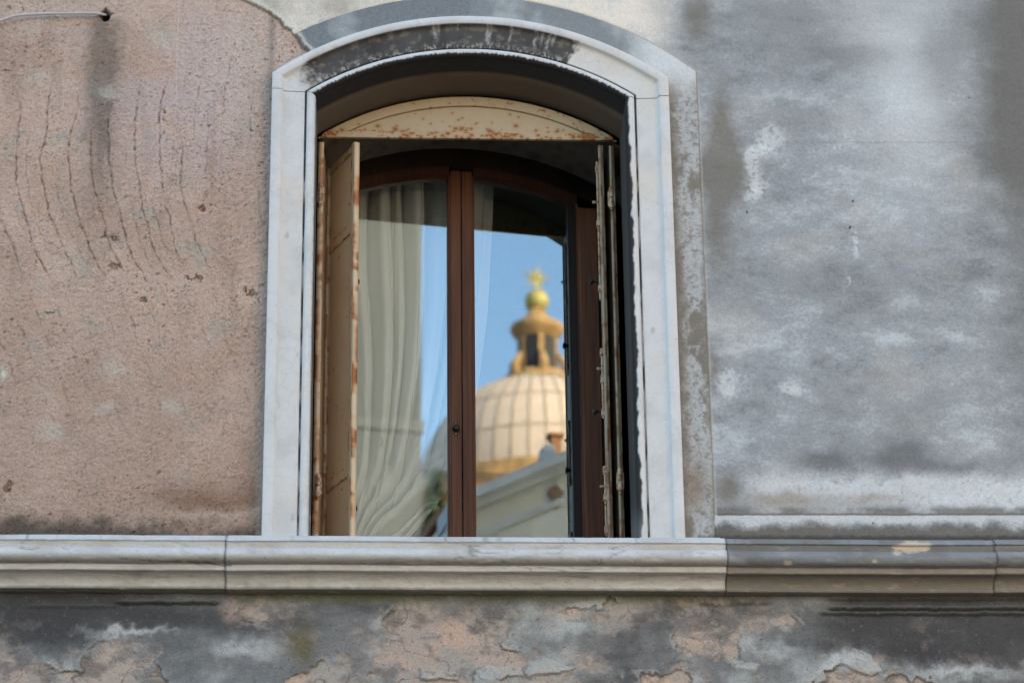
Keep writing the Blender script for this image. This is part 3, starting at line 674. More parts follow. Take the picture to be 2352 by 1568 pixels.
# ------------------------------------------------------------------ window: fixed frame, two casements, panes
RW = Matrix.Translation(Vector(GP)) @ Matrix.Rotation(WIN_ROT, 4, 'Z')      # casement axes: x along the window, y inward, z from GP
ZG = GP[2]
def arch_z(xl, top, R): return top-R+sqrt(max(0, R*R-xl*xl))-ZG
R_G, TOP_G = 1.088, 6.343
def arch_band(mb, x0, x1, top0, R0, top1, R1, y0, y1, n=28):
    xs_ = [x0+(x1-x0)*k/n for k in range(n+1)]
    poly = [(q, arch_z(q, top0, R0)) for q in xs_]+[(q, arch_z(q, top1, R1)) for q in reversed(xs_)]
    mb.prism(poly, y0, y1, RW)
ZB = 4.72-ZG
frame = MB()
arch_band(frame, -.575, .575, 6.60, 1.15, 6.392, 1.12, -.018, .06)
frame.box(-.575, -.515, -.018, .06, ZB, arch_z(.55, 6.40, 1.12), RW); frame.box(.515, .575, -.018, .06, ZB, arch_z(.55, 6.40, 1.12), RW)
frame.box(-.515, .515, -.018, .06, ZB-.02, ZB, RW)
window = frame.build('window', WOODDK, house)
def casement(sg):
    m = MB()
    xi, xo = .0014, .512                               # meeting stile edge and outer edge
    gi, go = .050, .404                               # glass edges
    def bx(a, c, y0, y1, z0, z1, bev=0): m.box(min(sg*a, sg*c), max(sg*a, sg*c), y0, y1, z0, z1, RW, bev)
    bx(xi, gi-.010, -.030, .022, ZB+.004, arch_z(gi, 6.372, 1.10), .003)          # meeting stile
    bx(gi-.010, gi-.004, -.024, .018, ZB+.07, arch_z(gi, TOP_G+.01, R_G)); bx(gi-.004, gi, -.016, .014, ZB+.07, arch_z(gi, TOP_G+.006, R_G))
    bx(go+.038, xo, -.030, .022, ZB+.004, arch_z(xo, 6.372, 1.10), .003)
    bx(go+.030, go+.038, -.026, .018, ZB+.07, arch_z(go+.03, TOP_G+.01, R_G))
    bx(gi-.006, go+.006, -.029, .021, ZB+.005, ZB+.075, .003)
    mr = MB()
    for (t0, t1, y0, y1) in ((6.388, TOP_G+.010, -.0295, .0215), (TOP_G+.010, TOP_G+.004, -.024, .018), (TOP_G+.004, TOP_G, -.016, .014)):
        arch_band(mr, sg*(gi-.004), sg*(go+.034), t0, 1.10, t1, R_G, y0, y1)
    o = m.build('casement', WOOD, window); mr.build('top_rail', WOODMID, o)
    m = MB(); bx(go, go+.030, -.014, .014, ZB+.075, arch_z(go, TOP_G+.003, R_G)); m.build('dark_edge_strip', WOODDK, o)  # added dark strip, standing in for the dark reflection at the pane edge
    g = MB(); n = 24
    xs_ = [sg*(gi-.003+(go+.006-gi)*k/n) for k in range(n+1)]
    poly = [(q, arch_z(q, TOP_G+.003, R_G)) for q in xs_]+[(xs_[-1], ZB+.06), (xs_[0], ZB+.06)]
    g.prism(poly, -.002, .002, RW); g.build('pane', GLASS, window)
for sg in (-1, 1): casement(sg)
p = at(1047, 985, GP[1]-.03)                      # latch on the meeting stile
b = MB()
AX = Matrix.Rotation(WIN_ROT, 4, 'Z') @ Matrix.Rotation(pi/2, 4, 'X')
b.lathe([(.004, -.004), (.0115, -.002), (.0135, .004), (.011, .012), (.0125, .017), (.010, .022), (.003, .024)], 20, (p[0], p[1]+.001, p[2]), AX)
b.box(p[0]-.008, p[0]+.008, p[1]-.004, p[1]+.003, p[2]-.024, p[2]+.024, bev=.003)
b.build('latch', IRON, window, True)
for dz in (.019, -.019):
    b = MB(); b.lathe([(.0005, 0), (.003, .001), (.0025, .003), (.0005, .0035)], 10, (p[0], p[1]-.004, p[2]+dz), AX)
    b.build('screw', m_plain('steel_screw', (0.5, 0.48, 0.44), 0.35, 0.1, 30, 0, 0.8), window, True)

# ------------------------------------------------------------------ iron shutters and the arched panel over them
PAINTC = alb((152, 141, 124)); RUST = np.array([.27, .085, .018]); RUSTD = np.array([.10, .035, .015])
def rusty(C, x, z, edge, seed, amt, ax=24, az=24):
    n1 = fbm(x*ax+9, z*az+9, seed, 3); n2 = fbm(x*ax*3.5+3, z*az*3.5+5, seed+1, 3); n3 = fbm(x*6+1, z*6+2, seed+2, 3)
    C = mixc(C, PAINTC*np.array([.90, .83, .74]), sst(.45, .7, n3)*.4)
    v_ = n1*.55+n2*.45+amt*edge*sst(.38, .62, n3+.04)
    C = mixc(C, np.array([.48, .28, .12]), sst(.56, .70, v_)*.6); m = sst(.66, .74, v_)
    C = mixc(C, RUST, m*.9); C = mixc(C, RUSTD, sst(.55, .68, n2)*m*.6)
    return C
def plate(name, fn_pos, W, Hh, th, step, edge_w, seed, amt, parent, ax=24, az=24):
    """painted iron plate: W x Hh sheet of thickness th; fn_pos(u,v,t) -> world"""
    nu = max(3, int(W/step)); nv = max(3, int(Hh/step))
    us = np.linspace(0, 1, nu); vs = np.linspace(0, 1, nv)
    U, V = np.meshgrid(us, vs, indexing='ij'); out = []; cols = []; faces = []; off = 0
    for t in (0, th):
        P = fn_pos(U, V, t); e = np.minimum(np.minimum(U, 1-U)*W, np.minimum(V, 1-V)*Hh)
        C = np.empty(U.shape+(3,), np.float32); C[:] = PAINTC
        C = rusty(C, U*W+seed, V*Hh+seed*.7, np.exp(-(e/edge_w)**2), seed+(0 if t == 0 else 53), amt, ax, az)
        out.append(P.reshape(-1, 3)); cols.append(C.reshape(-1, 3)); F = grid_faces(nu, nv)
        faces.append((F if t == 0 else F[:, ::-1])+off); off += nu*nv
    n = nu*nv; rim = [i*nv for i in range(nu)]+[(nu-1)*nv+j for j in range(1, nv)]+[i*nv+nv-1 for i in range(nu-2, -1, -1)]+[j for j in range(nv-2, 0, -1)]
    rim = np.array(rim); r2 = np.roll(rim, -1); faces.append(np.stack([rim, rim+n, r2+n, r2], 1))
    me = np_mesh(name, np.concatenate(out), np.concatenate(faces), np.concatenate(cols))
    bm = bmesh.new(); bm.from_mesh(me); bmesh.ops.recalc_face_normals(bm, faces=bm.faces); bm.to_mesh(me); bm.free()
    return me
def slab(p0, p1, z0, z1, off, th):
    """plate standing upright from ground point p0 to p1, pushed off along its normal"""
    p0 = np.array(p0, float); p1 = np.array(p1, float); d = p1-p0; L = np.hypot(*d); nrm = np.array([d[1], -d[0]])/L
    def f(U, V, t):
        x = p0[0]+d[0]*U+nrm[0]*(off+t); y = p0[1]+d[1]*U+nrm[1]*(off+t); return np.stack([x, y, z0+(z1-z0)*V], -1)
    return f, L
def join(meshes, name):
    bm = bmesh.new()
    for m in meshes: bm.from_mesh(m); bpy.data.meshes.remove(m)
    me = bpy.data.meshes.new(name); bm.to_mesh(me); bm.free(); return me
SZ0, SZ1 = 4.735, 6.318
def leaf(name, p0, p1, seed, parent, face, straps=(), tone=1.0, rimw=.020):
    """one iron leaf: sheet plus angle-iron rim; face +1/-1 = side the rim stands on"""
    f, L = slab(p0, p1, SZ0, SZ1, 0, 0); ms = []
    ms.append(plate('s', f, L, SZ1-SZ0, .003*face, .006, .02, seed, .13, None))
    def bar(a0, a1, z0, z1, off, th, sd):
        q0 = np.array(p0)+(np.array(p1)-np.array(p0))*a0/L; q1 = np.array(p0)+(np.array(p1)-np.array(p0))*a1/L
        g, l = slab(q0, q1, z0, z1, off*face, 0); ms.append(plate('b', g, max(l, .004), z1-z0, th*face, .004, .008, sd, .22, None, 95, 7))
    bar(0, .024, SZ0, SZ1, .003, .012, seed+1); bar(L-.024, L, SZ0, SZ1, .003, .012, seed+2)
    bar(.024, L-.024, SZ1-.026, SZ1, .003, .007, seed+3); bar(.024, L-.024, SZ0, SZ0+.03, .003, .007, seed+4)
    bar(-.003, 0.0, SZ0, SZ1, -.3*rimw, rimw, seed+5); bar(L, L+.003, SZ0, SZ1, -.3*rimw, rimw, seed+6)
    for z in straps: bar(.024, L-.024, z-.022, z+.022, .003, .004, seed+7)
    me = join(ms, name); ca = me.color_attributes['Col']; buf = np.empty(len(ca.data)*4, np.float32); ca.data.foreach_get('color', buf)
    buf = buf.reshape(-1, 4); buf[:, :3] *= tone; ca.data.foreach_set('color', buf.ravel())  # tone puts the lit left and shaded right leaves into the paint
    return link(name, me, PAINTED, parent)
zs1 = at(785, 545, .31)[2]; zs2 = at(783, 1098, .31)[2]
LA0, LA1, LB1 = (-.531, .197), (-.516, .435), (-.403, .196)
RA0, RA1, RB1 = (.514, .197), (.500, .432), (.474, .196)
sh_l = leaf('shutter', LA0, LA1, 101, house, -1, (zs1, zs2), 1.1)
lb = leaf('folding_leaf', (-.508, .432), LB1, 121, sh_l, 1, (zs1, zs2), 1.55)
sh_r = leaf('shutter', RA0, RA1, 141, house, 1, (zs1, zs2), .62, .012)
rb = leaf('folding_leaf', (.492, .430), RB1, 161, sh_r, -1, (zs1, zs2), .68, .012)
sh_l['label'] = 'rusty cream folding iron shutter on the left jamb'; sh_r['label'] = 'rusty cream folding iron shutter with black knobs on the right jamb'
def hinge(px, py, parent, x_off=0):
    p = at(px, py, .185); b = MB()
    b.tube([(p[0], p[1], p[2]-.040), (p[0], p[1], p[2]-.002)], .0085, 12); b.tube([(p[0], p[1], p[2]+.002), (p[0], p[1], p[2]+.040)], .0085, 12)
    b.tube([(p[0], p[1], p[2]-.048), (p[0], p[1], p[2]+.046)], [.004, .004], 8)
    b.box(p[0]-.012, p[0]+.014, p[1]+.004, p[1]+.008, p[2]-.030, p[2]+.030)
    o = b.build('hinge', HINGE, parent, False)
t = NT('chipped_hinge_paint'); v = t.co(); c = t.ramp(t.noise(v, 60, 4), [(0.42, tuple(PAINTC)), (0.60, (.30, .13, .05)), (0.7, (.08, .03, .015))])
t.l(c, t.p.inputs['Base Color']); t.p.inputs['Roughness'].default_value = .6; HINGE = t.m
hinge(736, 447, sh_l); hinge(730, 1115, sh_l); hinge(1404, 455, sh_r); hinge(1424, 1103, sh_r)
def knob(tip, base, parent, r=.0095):
    d = Vector(tip)-Vector(base); Lk = d.length; Mx = d.to_track_quat('Z', 'Y').to_matrix().to_4x4()
    b = MB(); b.lathe([(r*.9, 0), (r*.9, .002), (.004, .004), (.0038, Lk*.55), (r*.8, Lk*.72), (r, Lk*.85), (r*.8, Lk*.97), (r*.3, Lk)], 16, tuple(base), Mx)
    b.build('knob', IRON, parent, True)
for (px, py) in ((1364, 648), (1374, 946)):
    base = at(px, py, .30); base[0] = .474+(.30-.196)/(.430-.196)*.018-.004
    knob((base[0]-.042, base[1]-.004, base[2]), base, sh_r, .0125)
for (px, py) in ((822, 645), (819, 1165)):
    base = at(px, py, .23); base[0] = -.424; knob((base[0]+.030, base[1]+.012, base[2]), (base[0], base[1], base[2]), sh_l, .012)
# rod bolts on the inner face of the right folding leaf
for (y0, y1) in ((372, 690), (800, 960), (1070, 1230)):
    pa = at(1366, y0, .245); pb = at(1366+(y1-y0)*.02, y1, .245); xk = .4755; b = MB()
    b.tube([(xk-.006, .245, pa[2]), (xk-.006, .245, pb[2])], .0042, 8)
    for q in (0.06, .45, .92):
        z = pa[2]+(pb[2]-pa[2])*q; b.box(xk-.013, xk+.004, .236, .254, z-.014, z+.014, bev=.003)
    b.tube([(xk-.006, .245, pa[2]*.7+pb[2]*.3), (xk-.024, .238, pa[2]*.7+pb[2]*.3)], [.004, .006], 8)
    b.build('bolt', HINGE, sh_r)
# arched panel
def tympanum():
    zb = 6.329; hw = .535; R, zc = .958, 5.541; off = -.004
    ms = []
    rs_ = np.random.RandomState(12); SP = [(rs_.uniform(-.36, .48) if q % 3 else rs_.normal(-.08, .12), zb+abs(rs_.normal(.016, .022)), rs_.uniform(.0022, .0065)) for q in range(95)]+[(rs_.uniform(-.4, .45), zb+rs_.uniform(.02, .15), rs_.uniform(.0012, .0035)) for q in range(30)]
    def spots(C, X, Z):
        for sx_, sz_, sr in SP:
            d = np.hypot((X-sx_)*.8, Z-sz_)/sr; C = mixc(C, np.array([.40, .19, .06]), np.exp(-(d/1.7)**2)*.6); C = mixc(C, RUST*.8, np.exp(-d**4)*.9)
        return C
    def arch_plate(inset_b, inset_a, y0, th, seed, amt, edge_w, open_in=None):
        n = 260; m = 50
        zlow = zb+inset_b; Ri = R-inset_a
        hw_ = sqrt(max(1e-6, Ri**2-(zlow-zc)**2)); us = np.linspace(-1, 1, n); vs = np.linspace(0, 1, m)
        U, V = np.meshgrid(us, vs, indexing='ij'); X = U*hw_
        top = zc+np.sqrt(np.maximum(Ri**2-X**2, 0)); lowv = np.full_like(X, zlow)
        if open_in is not None:
            pass
        Z = lowv+(np.maximum(top-lowv, .0004))*V
        dist = np.minimum(Z-zb, R-np.hypot(X, Z-zc))
        C = np.empty(X.shape+(3,), np.float32); C[:] = PAINTC
        low = np.exp(-((Z-zb-.022)/.020)**2)*(.55+.45*np.sin(X*14+1))
        C = rusty(C, X+seed, Z, np.exp(-(dist/edge_w)**2)*.6+low*1.15, seed, amt)
        C = spots(C, X, Z)
        out = []; F = grid_faces(n, m); fs = []; o_ = 0
        for yy in (y0, y0+th):
            out.append(np.stack([X+off, np.full_like(X, yy), Z], -1).reshape(-1, 3)); fs.append((F if yy == y0 else F[:, ::-1])+o_); o_ += n*m
        rim = np.array([i*m for i in range(n)]+[(n-1)*m+j for j in range(1, m)]+[i*m+m-1 for i in range(n-2, -1, -1)]+[j for j in range(m-2, 0, -1)]); r2 = np.roll(rim, -1)
        fs.append(np.stack([rim, rim+n*m, r2+n*m, r2], 1))
        return np.concatenate(out), np.concatenate(fs), np.concatenate([C.reshape(-1, 3)]*2)
    V, F, C = arch_plate(0, 0, .184, .003, 181, .22, .012); m0 = np_mesh('a', V, F, C)
    # raised rim: bottom rail and arched rail
    rails = []
    for kind in ('rail', 'arc'):
        n = 320; m = 14
        if kind == 'rail':
            xs_ = np.linspace(-.528, .528, n); X = np.repeat(xs_[:, None], m, 1); Z = zb+np.linspace(0, .024, m)[None, :]+X*0
            lim = zc+np.sqrt(np.maximum(R**2-X**2, 0)); Z = np.minimum(Z, np.maximum(lim, zb+.0003))
        else:
            th = np.arcsin(.529/R); th2 = np.linspace(-th, th, n); r_ = np.linspace(R, R-.036, m)
            X = np.sin(th2)[:, None]*r_[None, :]; Z = zc+np.cos(th2)[:, None]*r_[None, :]; Z = np.maximum(Z, zb+.0243)
        C = np.empty(X.shape+(3,), np.float32); C[:] = PAINTC*np.array([1.0, .98, .95])
        low = (.5+.5*np.sin(X*14+1)) if kind == 'rail' else (X*0+.35)
        C = spots(rusty(C, X+3, Z, low, 191, .27 if kind == 'rail' else .17), X, Z)
        F = grid_faces(n, m); fs = []; out = []; o_ = 0
        for yy in (.172, .1835):
            out.append(np.stack([X+off, np.full_like(X, yy), Z], -1).reshape(-1, 3)); fs.append((F if yy < .18 else F[:, ::-1])+o_); o_ += n*m
        rim = np.array([i*m for i in range(n)]+[(n-1)*m+j for j in range(1, m)]+[i*m+m-1 for i in range(n-2, -1, -1)]+[j for j in range(m-2, 0, -1)]); r2 = np.roll(rim, -1)
        fs.append(np.stack([rim, rim+n*m, r2+n*m, r2], 1))
        rails.append(np_mesh('r', np.concatenate(out), np.concatenate(fs), np.concatenate([C.reshape(-1, 3)]*2)))
    me = join([m0]+rails, 'arched_panel')
    bm = bmesh.new(); bm.from_mesh(me); bmesh.ops.recalc_face_normals(bm, faces=bm.faces); bm.to_mesh(me); bm.free()
    o = link('arched_panel', me, PAINTED, house); o['label'] = 'cream iron panel filling the arch head, spotted with rust'
tympanum()

# ------------------------------------------------------------------ curtain behind the left pane
def curtain():
    nu, nv = 420, 300; Y0 = .63
    ey = [380, 545, 700, 850, 960, 1060, 1120, 1180, 1235, 1290, 1340]; ex = [1138, 1131, 1122, 1103, 1080, 1046, 1020, 980, 930, 870, 800]
    us = np.linspace(0, 1, nu); ys = np.linspace(380, 1340, nv)
    U, PYg = np.meshgrid(us, ys, indexing='ij')
    E = np.interp(PYg, ey, ex); k = np.ones(15)/15
    e1 = np.interp(ys, ey, ex); pad = np.pad(e1, 20, mode='edge'); e1 = np.convolve(pad, np.ones(15)/15, 'same')[20:-20]; E = np.repeat(e1[None, :], nu, 0)
    Lx = np.interp(PYg, [380, 900, 1200, 1340], [735, 735, 745, 760])
    PXg = Lx+(E-Lx)*U
    # sheets of cloth lapping in long folds that gather to the lower left
    t = (PYg-380)/960
    uw = U+.03*np.sin(t*4+1)*(1-U)+(fbm(U*3+5, t*2+3, 201, 3)-.5)*.05
    def laps(v, edges, depth):                    # sheets of cloth that rise slowly and drop at each lap
        o = np.zeros_like(v)
        for a_, b_, d_ in zip(edges[:-1], edges[1:], depth):
            q = (v-a_)/(b_-a_); q2 = np.clip(q, 0, 1)
            o += np.where((q >= 0) & (q < 1), 1.7*d_*(q2**1.5)*(1-sst(.90, 1.0, q2)) + .8*d_*np.sin(q2*pi)**2, 0)
        return o
    uf = uw+.02*np.sin(t*6+U*5)
    fold = laps(uf, [-.2, .13, .20, .315, .44, .50, .615, .74, .80, .93, 1.2], [.05, .03, .06, .075, .03, .07, .05, .025, .05, .03])
    low = sst(.56, .84, t+.10*(U-.5))
    psi = np.arctan2(1330-PYg, PXg-770)+(fbm(PXg/90, PYg/110, 206, 2)-.5)*.22
    fan = laps(psi, [-.2, .10, .24, .33, .50, .63, .72, .90, 1.02, 1.16, 1.28, 1.45, 1.7], [.04, .05, .035, .06, .05, .03, .065, .04, .055, .035, .05, .04])
    fold = fold*(1-low)+fan*low+(fbm(U*4, t*6, 204, 3)-.5)*.014+low*(fbm(PXg/60, PYg/60, 207, 3)-.5)*.02
    bulge = .05*sin(0)+.05*low*np.sin(np.clip(U, 0, 1)*pi)
    Yd = Y0+.12-fold-bulge*.6+.03*(U > 2)
    d = _f[None, None, :]+((PXg-CX)/FPX)[..., None]*_r-((PYg-CY)/FPX)[..., None]*_u
    P0 = CAM+(Y0-CAM[1])/d[..., 1:2]*d
    P0[..., 1] = Yd
    C = np.empty(U.shape+(3,), np.float32); C[:] = (.90, .87, .86)
    seam = np.exp(-((uw-.455)/.0022)**2)+np.exp(-((uw-.60)/.0022)**2)
    C = mixc(C, (.2, .19, .17), np.clip(seam, 0, 1)*.6)  # two dark fold lines painted in to sharpen the shaded creases
    me = np_mesh('curtain', P0.reshape(-1, 3), grid_faces(nu, nv), C.reshape(-1, 3))
    o = link('curtain', me, CLOTH, None, True); tag(o, 'off white curtain gathered in folds behind the left window pane', 'curtain')
    md = o.modifiers.new('thick', 'SOLIDIFY'); md.thickness = .0015
curtain()

# ------------------------------------------------------------------ cable out of the hole in the pink wall
pts = [(-140, 70), (-60, 56), (0, 47), (30, 38), (60, 34), (100, 32), (140, 31), (180, 30.5), (215, 30.5), (232, 33), (241, 36)]
W3 = [at(a, c, -.022) for a, c in pts]; W3[-1] = at(243, 35, .02); W3[-2] = at(233, 33, -.012)
cu = []
for i in range(len(W3)-1):
    p0, p1, p2, p3 = W3[max(i-1, 0)], W3[i], W3[i+1], W3[min(i+2, len(W3)-1)]
    for k in range(8):
        t_ = k/8; cu.append(.5*((2*p1)+(-p0+p2)*t_+(2*p0-5*p1+4*p2-p3)*t_*t_+(-p0+3*p1-3*p2+p3)*t_**3))
cu.append(W3[-1]); b = MB(); b.tube(cu, .0048, 10)
tag(b.build('cable', CABLE, None, True), 'white cable running out of a hole in the pink plaster', 'cable')

# ------------------------------------------------------------------ what the panes mirror: across the street
YO = -12.6
LEAD = m_plain('lead_sheet', (0.60, 0.46, 0.385), 0.75, 0.10, 1.5, 0.1); LEADR = m_plain('lead_seam', (0.36, 0.29, 0.21), 0.75, 0.1, 2, 0)
ISTRIA = m_plain('weathered_istrian_stone', (0.40, 0.24, 0.11), 0.8, 0.45, 1.6, 0.2); DARKW = m_plain('dark_opening', (0.03, 0.03, 0.035), 0.6, 0.2)
GOLD = m_plain('gilded_copper', (0.44, 0.36, 0.13), 0.55, 0.25, 3, 0, 0.2); BRICK = m_plain('orange_brick', (0.36, 0.17, 0.09), 0.85, 0.25, 4)
GREYST = m_plain('grey_stone_trim', (0.60, 0.60, 0.60), 0.8, 0.15, 3); PALEW = m_plain('pale_render', (0.74, 0.70, 0.62), 0.85, 0.18, 0.9)
TILE = m_plain('clay_tile', (0.34, 0.15, 0.09), 0.85, 0.3, 5, 0.3); LEAF = m_plain('leaf', (0.05, 0.08, 0.03), 0.6, 0.4, 8, 0)
YD = -100.0
pc = mirror(1240, 1133, YD); pe = mirror(1240+265, 1133, YD); RD = abs(pe[0]-pc[0]); 
def zat(py): return mirror(1240, py, YD)[2]
church = empty('church', (pc[0], pc[1], 0), 'domed church with stone lantern, gold ball and star mirrored in the right pane', 'church')
b = MB(); b.box(pc[0]-RD*2.2, pc[0]+RD*2.2, pc[1]-RD*2.2, pc[1]+RD*2.2, 0, pc[2]-RD*1.6); b.build('nave', BRICK, church)
b = MB(); b.lathe([(RD*1.06, pc[2]-RD*1.7), (RD*1.06, pc[2]-RD*.30), (RD*1.10, pc[2]-RD*.28), (RD*1.10, pc[2]-RD*.20), (RD*1.03, pc[2]-RD*.18), (RD*1.03, pc[2]-RD*.05)], 64, (pc[0], pc[1], 0))
drum = b.build('drum', ISTRIA, church)
for k in range(24):
    a = 2*pi*k/24; T = Matrix.Translation((pc[0], pc[1], 0)) @ Matrix.Rotation(a, 4, 'Z')
    b = MB(); b.box(RD*1.03, RD*1.075, -RD*.07, RD*.07, pc[2]-RD*1.25, pc[2]-RD*.45, T); b.build('drum_window', DARKW, drum)
zt = zat(880); hD = zt-pc[2]
prf = [(RD*cos(a)*1.0, pc[2]+hD*sin(a)/sin(radians(82))) for a in np.linspace(radians(-12), radians(82), 40)]
b = MB(); b.lathe(prf, 96, (pc[0], pc[1], 0)); dome = b.build('dome', LEAD, church, True)
b = MB()
for k in range(44):
    a0 = 2*pi*k/44+.05; pts = []
    for (r, z) in prf[1:]: pts.append((pc[0]+(r+.01)*cos(a0), pc[1]+(r+.01)*sin(a0), z))
    b.tube(pts, .04, 6)
b.build('seam', LEADR, dome)
b = MB()
for q in (11, 20, 29):
    r, z = prf[q]; b.tube([(pc[0]+(r+.012)*cos(a), pc[1]+(r+.012)*sin(a), z) for a in np.linspace(0, 2*pi, 97)], .035, 5)
b.build('lead_lap', LEADR, dome)
u = RD/265.0                                      # metres per survey unit up there
Zk = lambda py: zat(py)
LR = lambda w_: w_*u/2
b = MB()
b.lathe([(LR(150), Zk(890)), (LR(158), Zk(884)), (LR(156), Zk(877)), (LR(132), Zk(873)), (LR(126), Zk(866)), (LR(96), Zk(862))], 48, (pc[0], pc[1], 0))
lan = b.build('lantern', ISTRIA, church)
b = MB(); b.lathe([(LR(84), Zk(868)), (LR(78), Zk(776))], 8, (pc[0], pc[1], 0), Matrix.Rotation(pi/8, 4, 'Z')); b.build('lantern_core', ISTRIA, lan)
for k in range(6):
    a = pi/2+2*pi*(k+.5)/6+.06; T = Matrix.Translation((pc[0], pc[1], 0)) @ Matrix.Rotation(a, 4, 'Z')
    b = MB(); b.box(LR(60), LR(86), -LR(26), LR(26), Zk(863), Zk(784), T); b.build('lantern_window', DARKW, lan)
    T2 = Matrix.Translation((pc[0], pc[1], 0)) @ Matrix.Rotation(a+pi/6, 4, 'Z')
    b = MB(); b.box(LR(70), LR(92), -LR(13), LR(13), Zk(866), Zk(782), T2)
    b.tube([T2 @ Vector((LR(126), 0, Zk(872))), T2 @ Vector((LR(136), 0, Zk(856))), T2 @ Vector((LR(122), 0, Zk(842))), T2 @ Vector((LR(98), 0, Zk(822)))], [LR(20), LR(24), LR(18), LR(9)], 8)
    b.build('buttress', ISTRIA, lan)
b = MB(); b.lathe([(LR(84), Zk(784)), (LR(96), Zk(778)), (LR(118), Zk(766)), (LR(124), Zk(758)), (LR(120), Zk(752)), (LR(86), Zk(744)), (LR(66), Zk(736)), (LR(48), Zk(726)), (LR(40), Zk(718)), (LR(34), Zk(714)), (LR(30), Zk(712))], 40, (pc[0], pc[1], 0)); b.build('lantern_cap', ISTRIA, lan, False)
zb_ = Zk(693); rb_ = LR(56)
b = MB(); b.lathe([(rb_*sin(a)+.001, zb_-rb_*cos(a)) for a in np.linspace(0.02, pi-.02, 24)], 32, (pc[0], pc[1], 0)); b.build('ball', GOLD, church, True)
b = MB(); zs_ = Zk(640); b.tube([(pc[0], pc[1], Zk(668)), (pc[0], pc[1], zs_)], [LR(7), LR(5)], 8)
b.lathe([(LR(3), zs_-LR(15)), (LR(15), zs_), (LR(3), zs_+LR(15))], 12, (pc[0], pc[1], 0))
for k in range(10):
    a = 2*pi*k/10+.16; r_ = LR(72) if k % 2 == 0 else LR(54); b.tube([(pc[0], pc[1], zs_), (pc[0]+r_*cos(a)*.5, pc[1], zs_+r_*sin(a)*.5), (pc[0]+r_*cos(a), pc[1]+.02, zs_+r_*sin(a))], [LR(9), LR(6), LR(1.5)], 6)
b.build('star', GOLD, church, False)

# gabled building opposite, its raking cornice rising to the right
A = mirror(1095, 1150, YO); B_ = mirror(1310, 1062, YO); sl_ = (B_[2]-A[2])/(B_[0]-A[0])
xl = mirror(1032, 1200, YO)[0]; xm = B_[0]+4.2
zl_ = A[2]+sl_*(xl-A[0]); zm_ = A[2]+sl_*(xm-A[0])
chap = empty('gabled_building', ((xl+xm)/2, YO, 0), 'pale gabled building with grey raking cornice, mirrored low in the right pane', 'building')
xr = 2*xm-xl
MB().prism([(xl, 0), (xr, 0), (xr, zl_), (xm, zm_), (xl, zl_)], YO-14, YO).build('wall', PALEW, chap)
k_ = lambda dz0, dz1, out: MB().prism([(xl-.02, zl_+dz0), (xm, zm_+dz0), (xr+.3, zl_+dz0-.3*sl_), (xr+.3, zl_+dz1-.3*sl_), (xm, zm_+dz1), (xl-.02, zl_+dz1)], YO-.4, YO+out)
k_(-.02, .07, .22).build('cornice', GREYST, chap); k_(-.10, -.02, .12).build('bed_moulding', GREYST, chap); k_(-.36, -.30, .04).build('lower_moulding', GREYST, chap)
MB().prism([(xl-.02, zl_+.07), (xm, zm_+.07), (xr+.3, zl_+.07-.3*sl_), (xr+.3, zl_+.16-.3*sl_), (xm, zm_+.16), (xl-.02, zl_+.16)], YO-14, YO-.42).build('roof', TILE, chap)
st = mirror(1278, 1140, YO)
b = MB(); rs3 = np.random.RandomState(8)
b.prism([(st[0]+(.055+.035*rs3.rand())*cos(a)*(1.0 if sin(a) > 0 else .6), st[2]+(.08+.05*rs3.rand())*sin(a)) for a in np.linspace(0, 2*pi, 15)[:-1]], YO+.003, YO+.007)
b.build('stain_patch', m_plain('brown_stain', (0.30, 0.20, 0.13), 0.9, 0.3, 9), chap)
ch = mirror(1275, 1018, YO-1.0); b = MB(); b.box(ch[0]-.045, ch[0]+.045, YO-1.05, YO-.95, ch[2]-1.2, ch[2]+.05); b.box(ch[0]-.065, ch[0]+.065, YO-1.07, YO-.93, ch[2]+.05, ch[2]+.085); b.build('chimney', BRICK, chap)
sc_ = mirror(1257, 1040, YO-.1); b = MB(); b.lathe([(.02, -.08), (.06, -.075), (.07, 0), (.06, .075), (.02, .08)], 20, (sc_[0], YO-.1, sc_[2]), Matrix.Rotation(pi/2, 4, 'X')); b.box(sc_[0]-.07, sc_[0]+.07, YO-.2, YO, sc_[2]-.5, sc_[2]-.04); b.build('scroll', GREYST, chap)

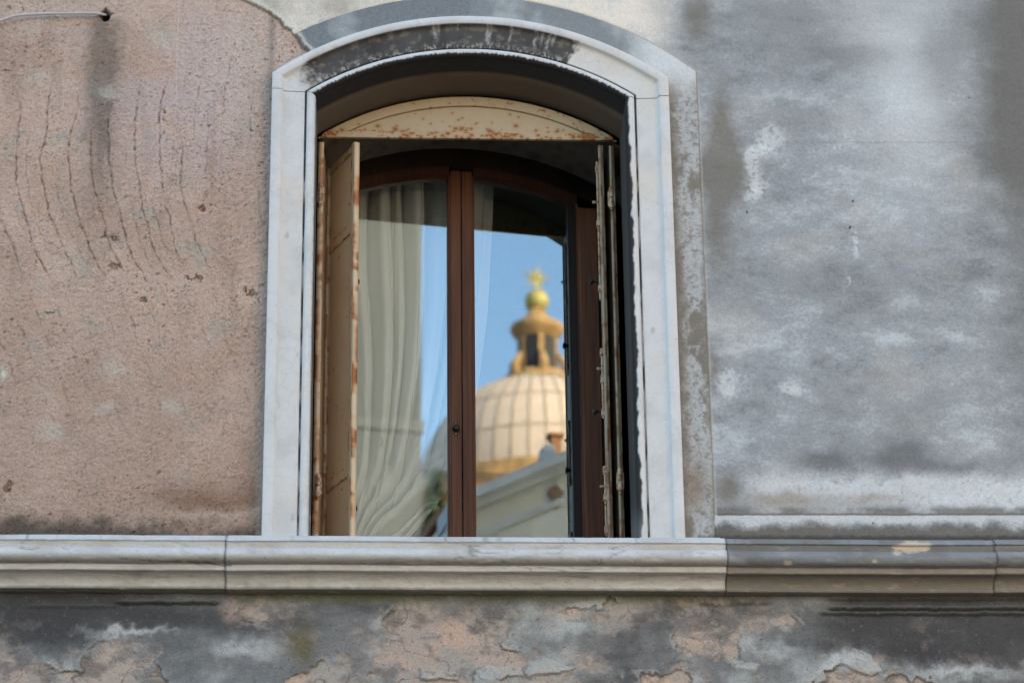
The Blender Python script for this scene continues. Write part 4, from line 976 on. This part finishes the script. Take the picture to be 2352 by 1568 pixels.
# taller neighbour on the left
YT = -44.0; xe = mirror(968, 760, YT)[0]; zb1 = mirror(900, 962, YT)[2]
nb = empty('tall_house', (xe-8, YT, 0), 'tall pale house far across the street, mirrored over the curtain', 'house')
MB().box(xe-16, xe, YT-12, YT, 0, 36).build('wall', m_plain('grey_house_render', (0.095, 0.100, 0.105), 0.85, 0.12, 0.4), nb)
MB().box(xe-16.1, xe+.05, YT-12, YT+.04, zb1-.25, zb1).build('string_course', m_plain('grey_house_trim', (0.11, 0.115, 0.12), 0.85), nb)
MB().box(xe-16.3, xe+.4, YT-12.2, YT+.5, 36, 36.4).build('eaves', GREYST, nb)
for q in range(3):
    x0 = xe-5-q*4.5; b = MB(); b.box(x0, x0+1.3, YT-.05, YT+.03, 9.0, 11.6); b.build('window', DARKW, nb)

# street cables, slung behind the tall house
for k, (ya, yb) in enumerate(((1070, 1080), (1080, 1092))):
    a = mirror(960, ya, -50.0); c = mirror(1330, yb, -50.0); d = c-a
    p0 = a-d*1.5; p1 = c+d*4; b = MB(); b.tube([p0+(p1-p0)*q/20-np.array([0, 0, .2*sin(pi*q/20)]) for q in range(21)], .026, 6)
    tag(b.build('street_cable', IRON, None, True), ('upper' if k == 0 else 'lower')+' thin black cable crossing in front of the mirrored dome', 'cable', 'cables over the street')
# tree between the tall house and the gable
tp = mirror(990, 1100, -31.0); tree = empty('tree', (tp[0], tp[1], 0), 'narrow dark green tree standing between the mirrored houses', 'tree')
b = MB(); b.tube([(tp[0], tp[1], 0), (tp[0]+.05, tp[1], 3), (tp[0]-.05, tp[1], 6), (tp[0], tp[1], tp[2]-.5)], [.16, .13, .10, .03], 10)
for k in range(12):
    a = k*2.4; z = tp[2]-7+k*.5; b.tube([(tp[0], tp[1], z), (tp[0]+.2*cos(a), tp[1]+.2*sin(a), z+.5)], [.04, .01], 6)
b.build('trunk', m_plain('bark', (0.10, 0.07, 0.05), 0.9, 0.3, 20), tree)
rs = np.random.RandomState(5); Vs = []; Fs = []
for k in range(5200):
    ph = rs.rand()*2*pi; h = rs.rand(); z = tp[2]+.15-h*6.5; r_ = .34*sqrt(rs.rand())*(.15+.9*min(1, h*3))
    c = np.array([tp[0]+.05+r_*cos(ph), tp[1]+r_*sin(ph)*.8, z]); a = rs.randn(3); a /= np.linalg.norm(a); q = np.cross(a, rs.randn(3)); q /= np.linalg.norm(q); s_ = .05+.05*rs.rand()
    i = len(Vs); Vs += [c-a*s_, c+q*s_*.45, c+a*s_, c-q*s_*.45]; Fs.append([i, i+1, i+2, i+3])
me = np_mesh('crown', np.array(Vs), np.array(Fs)); link('crown', me, LEAF, tree)
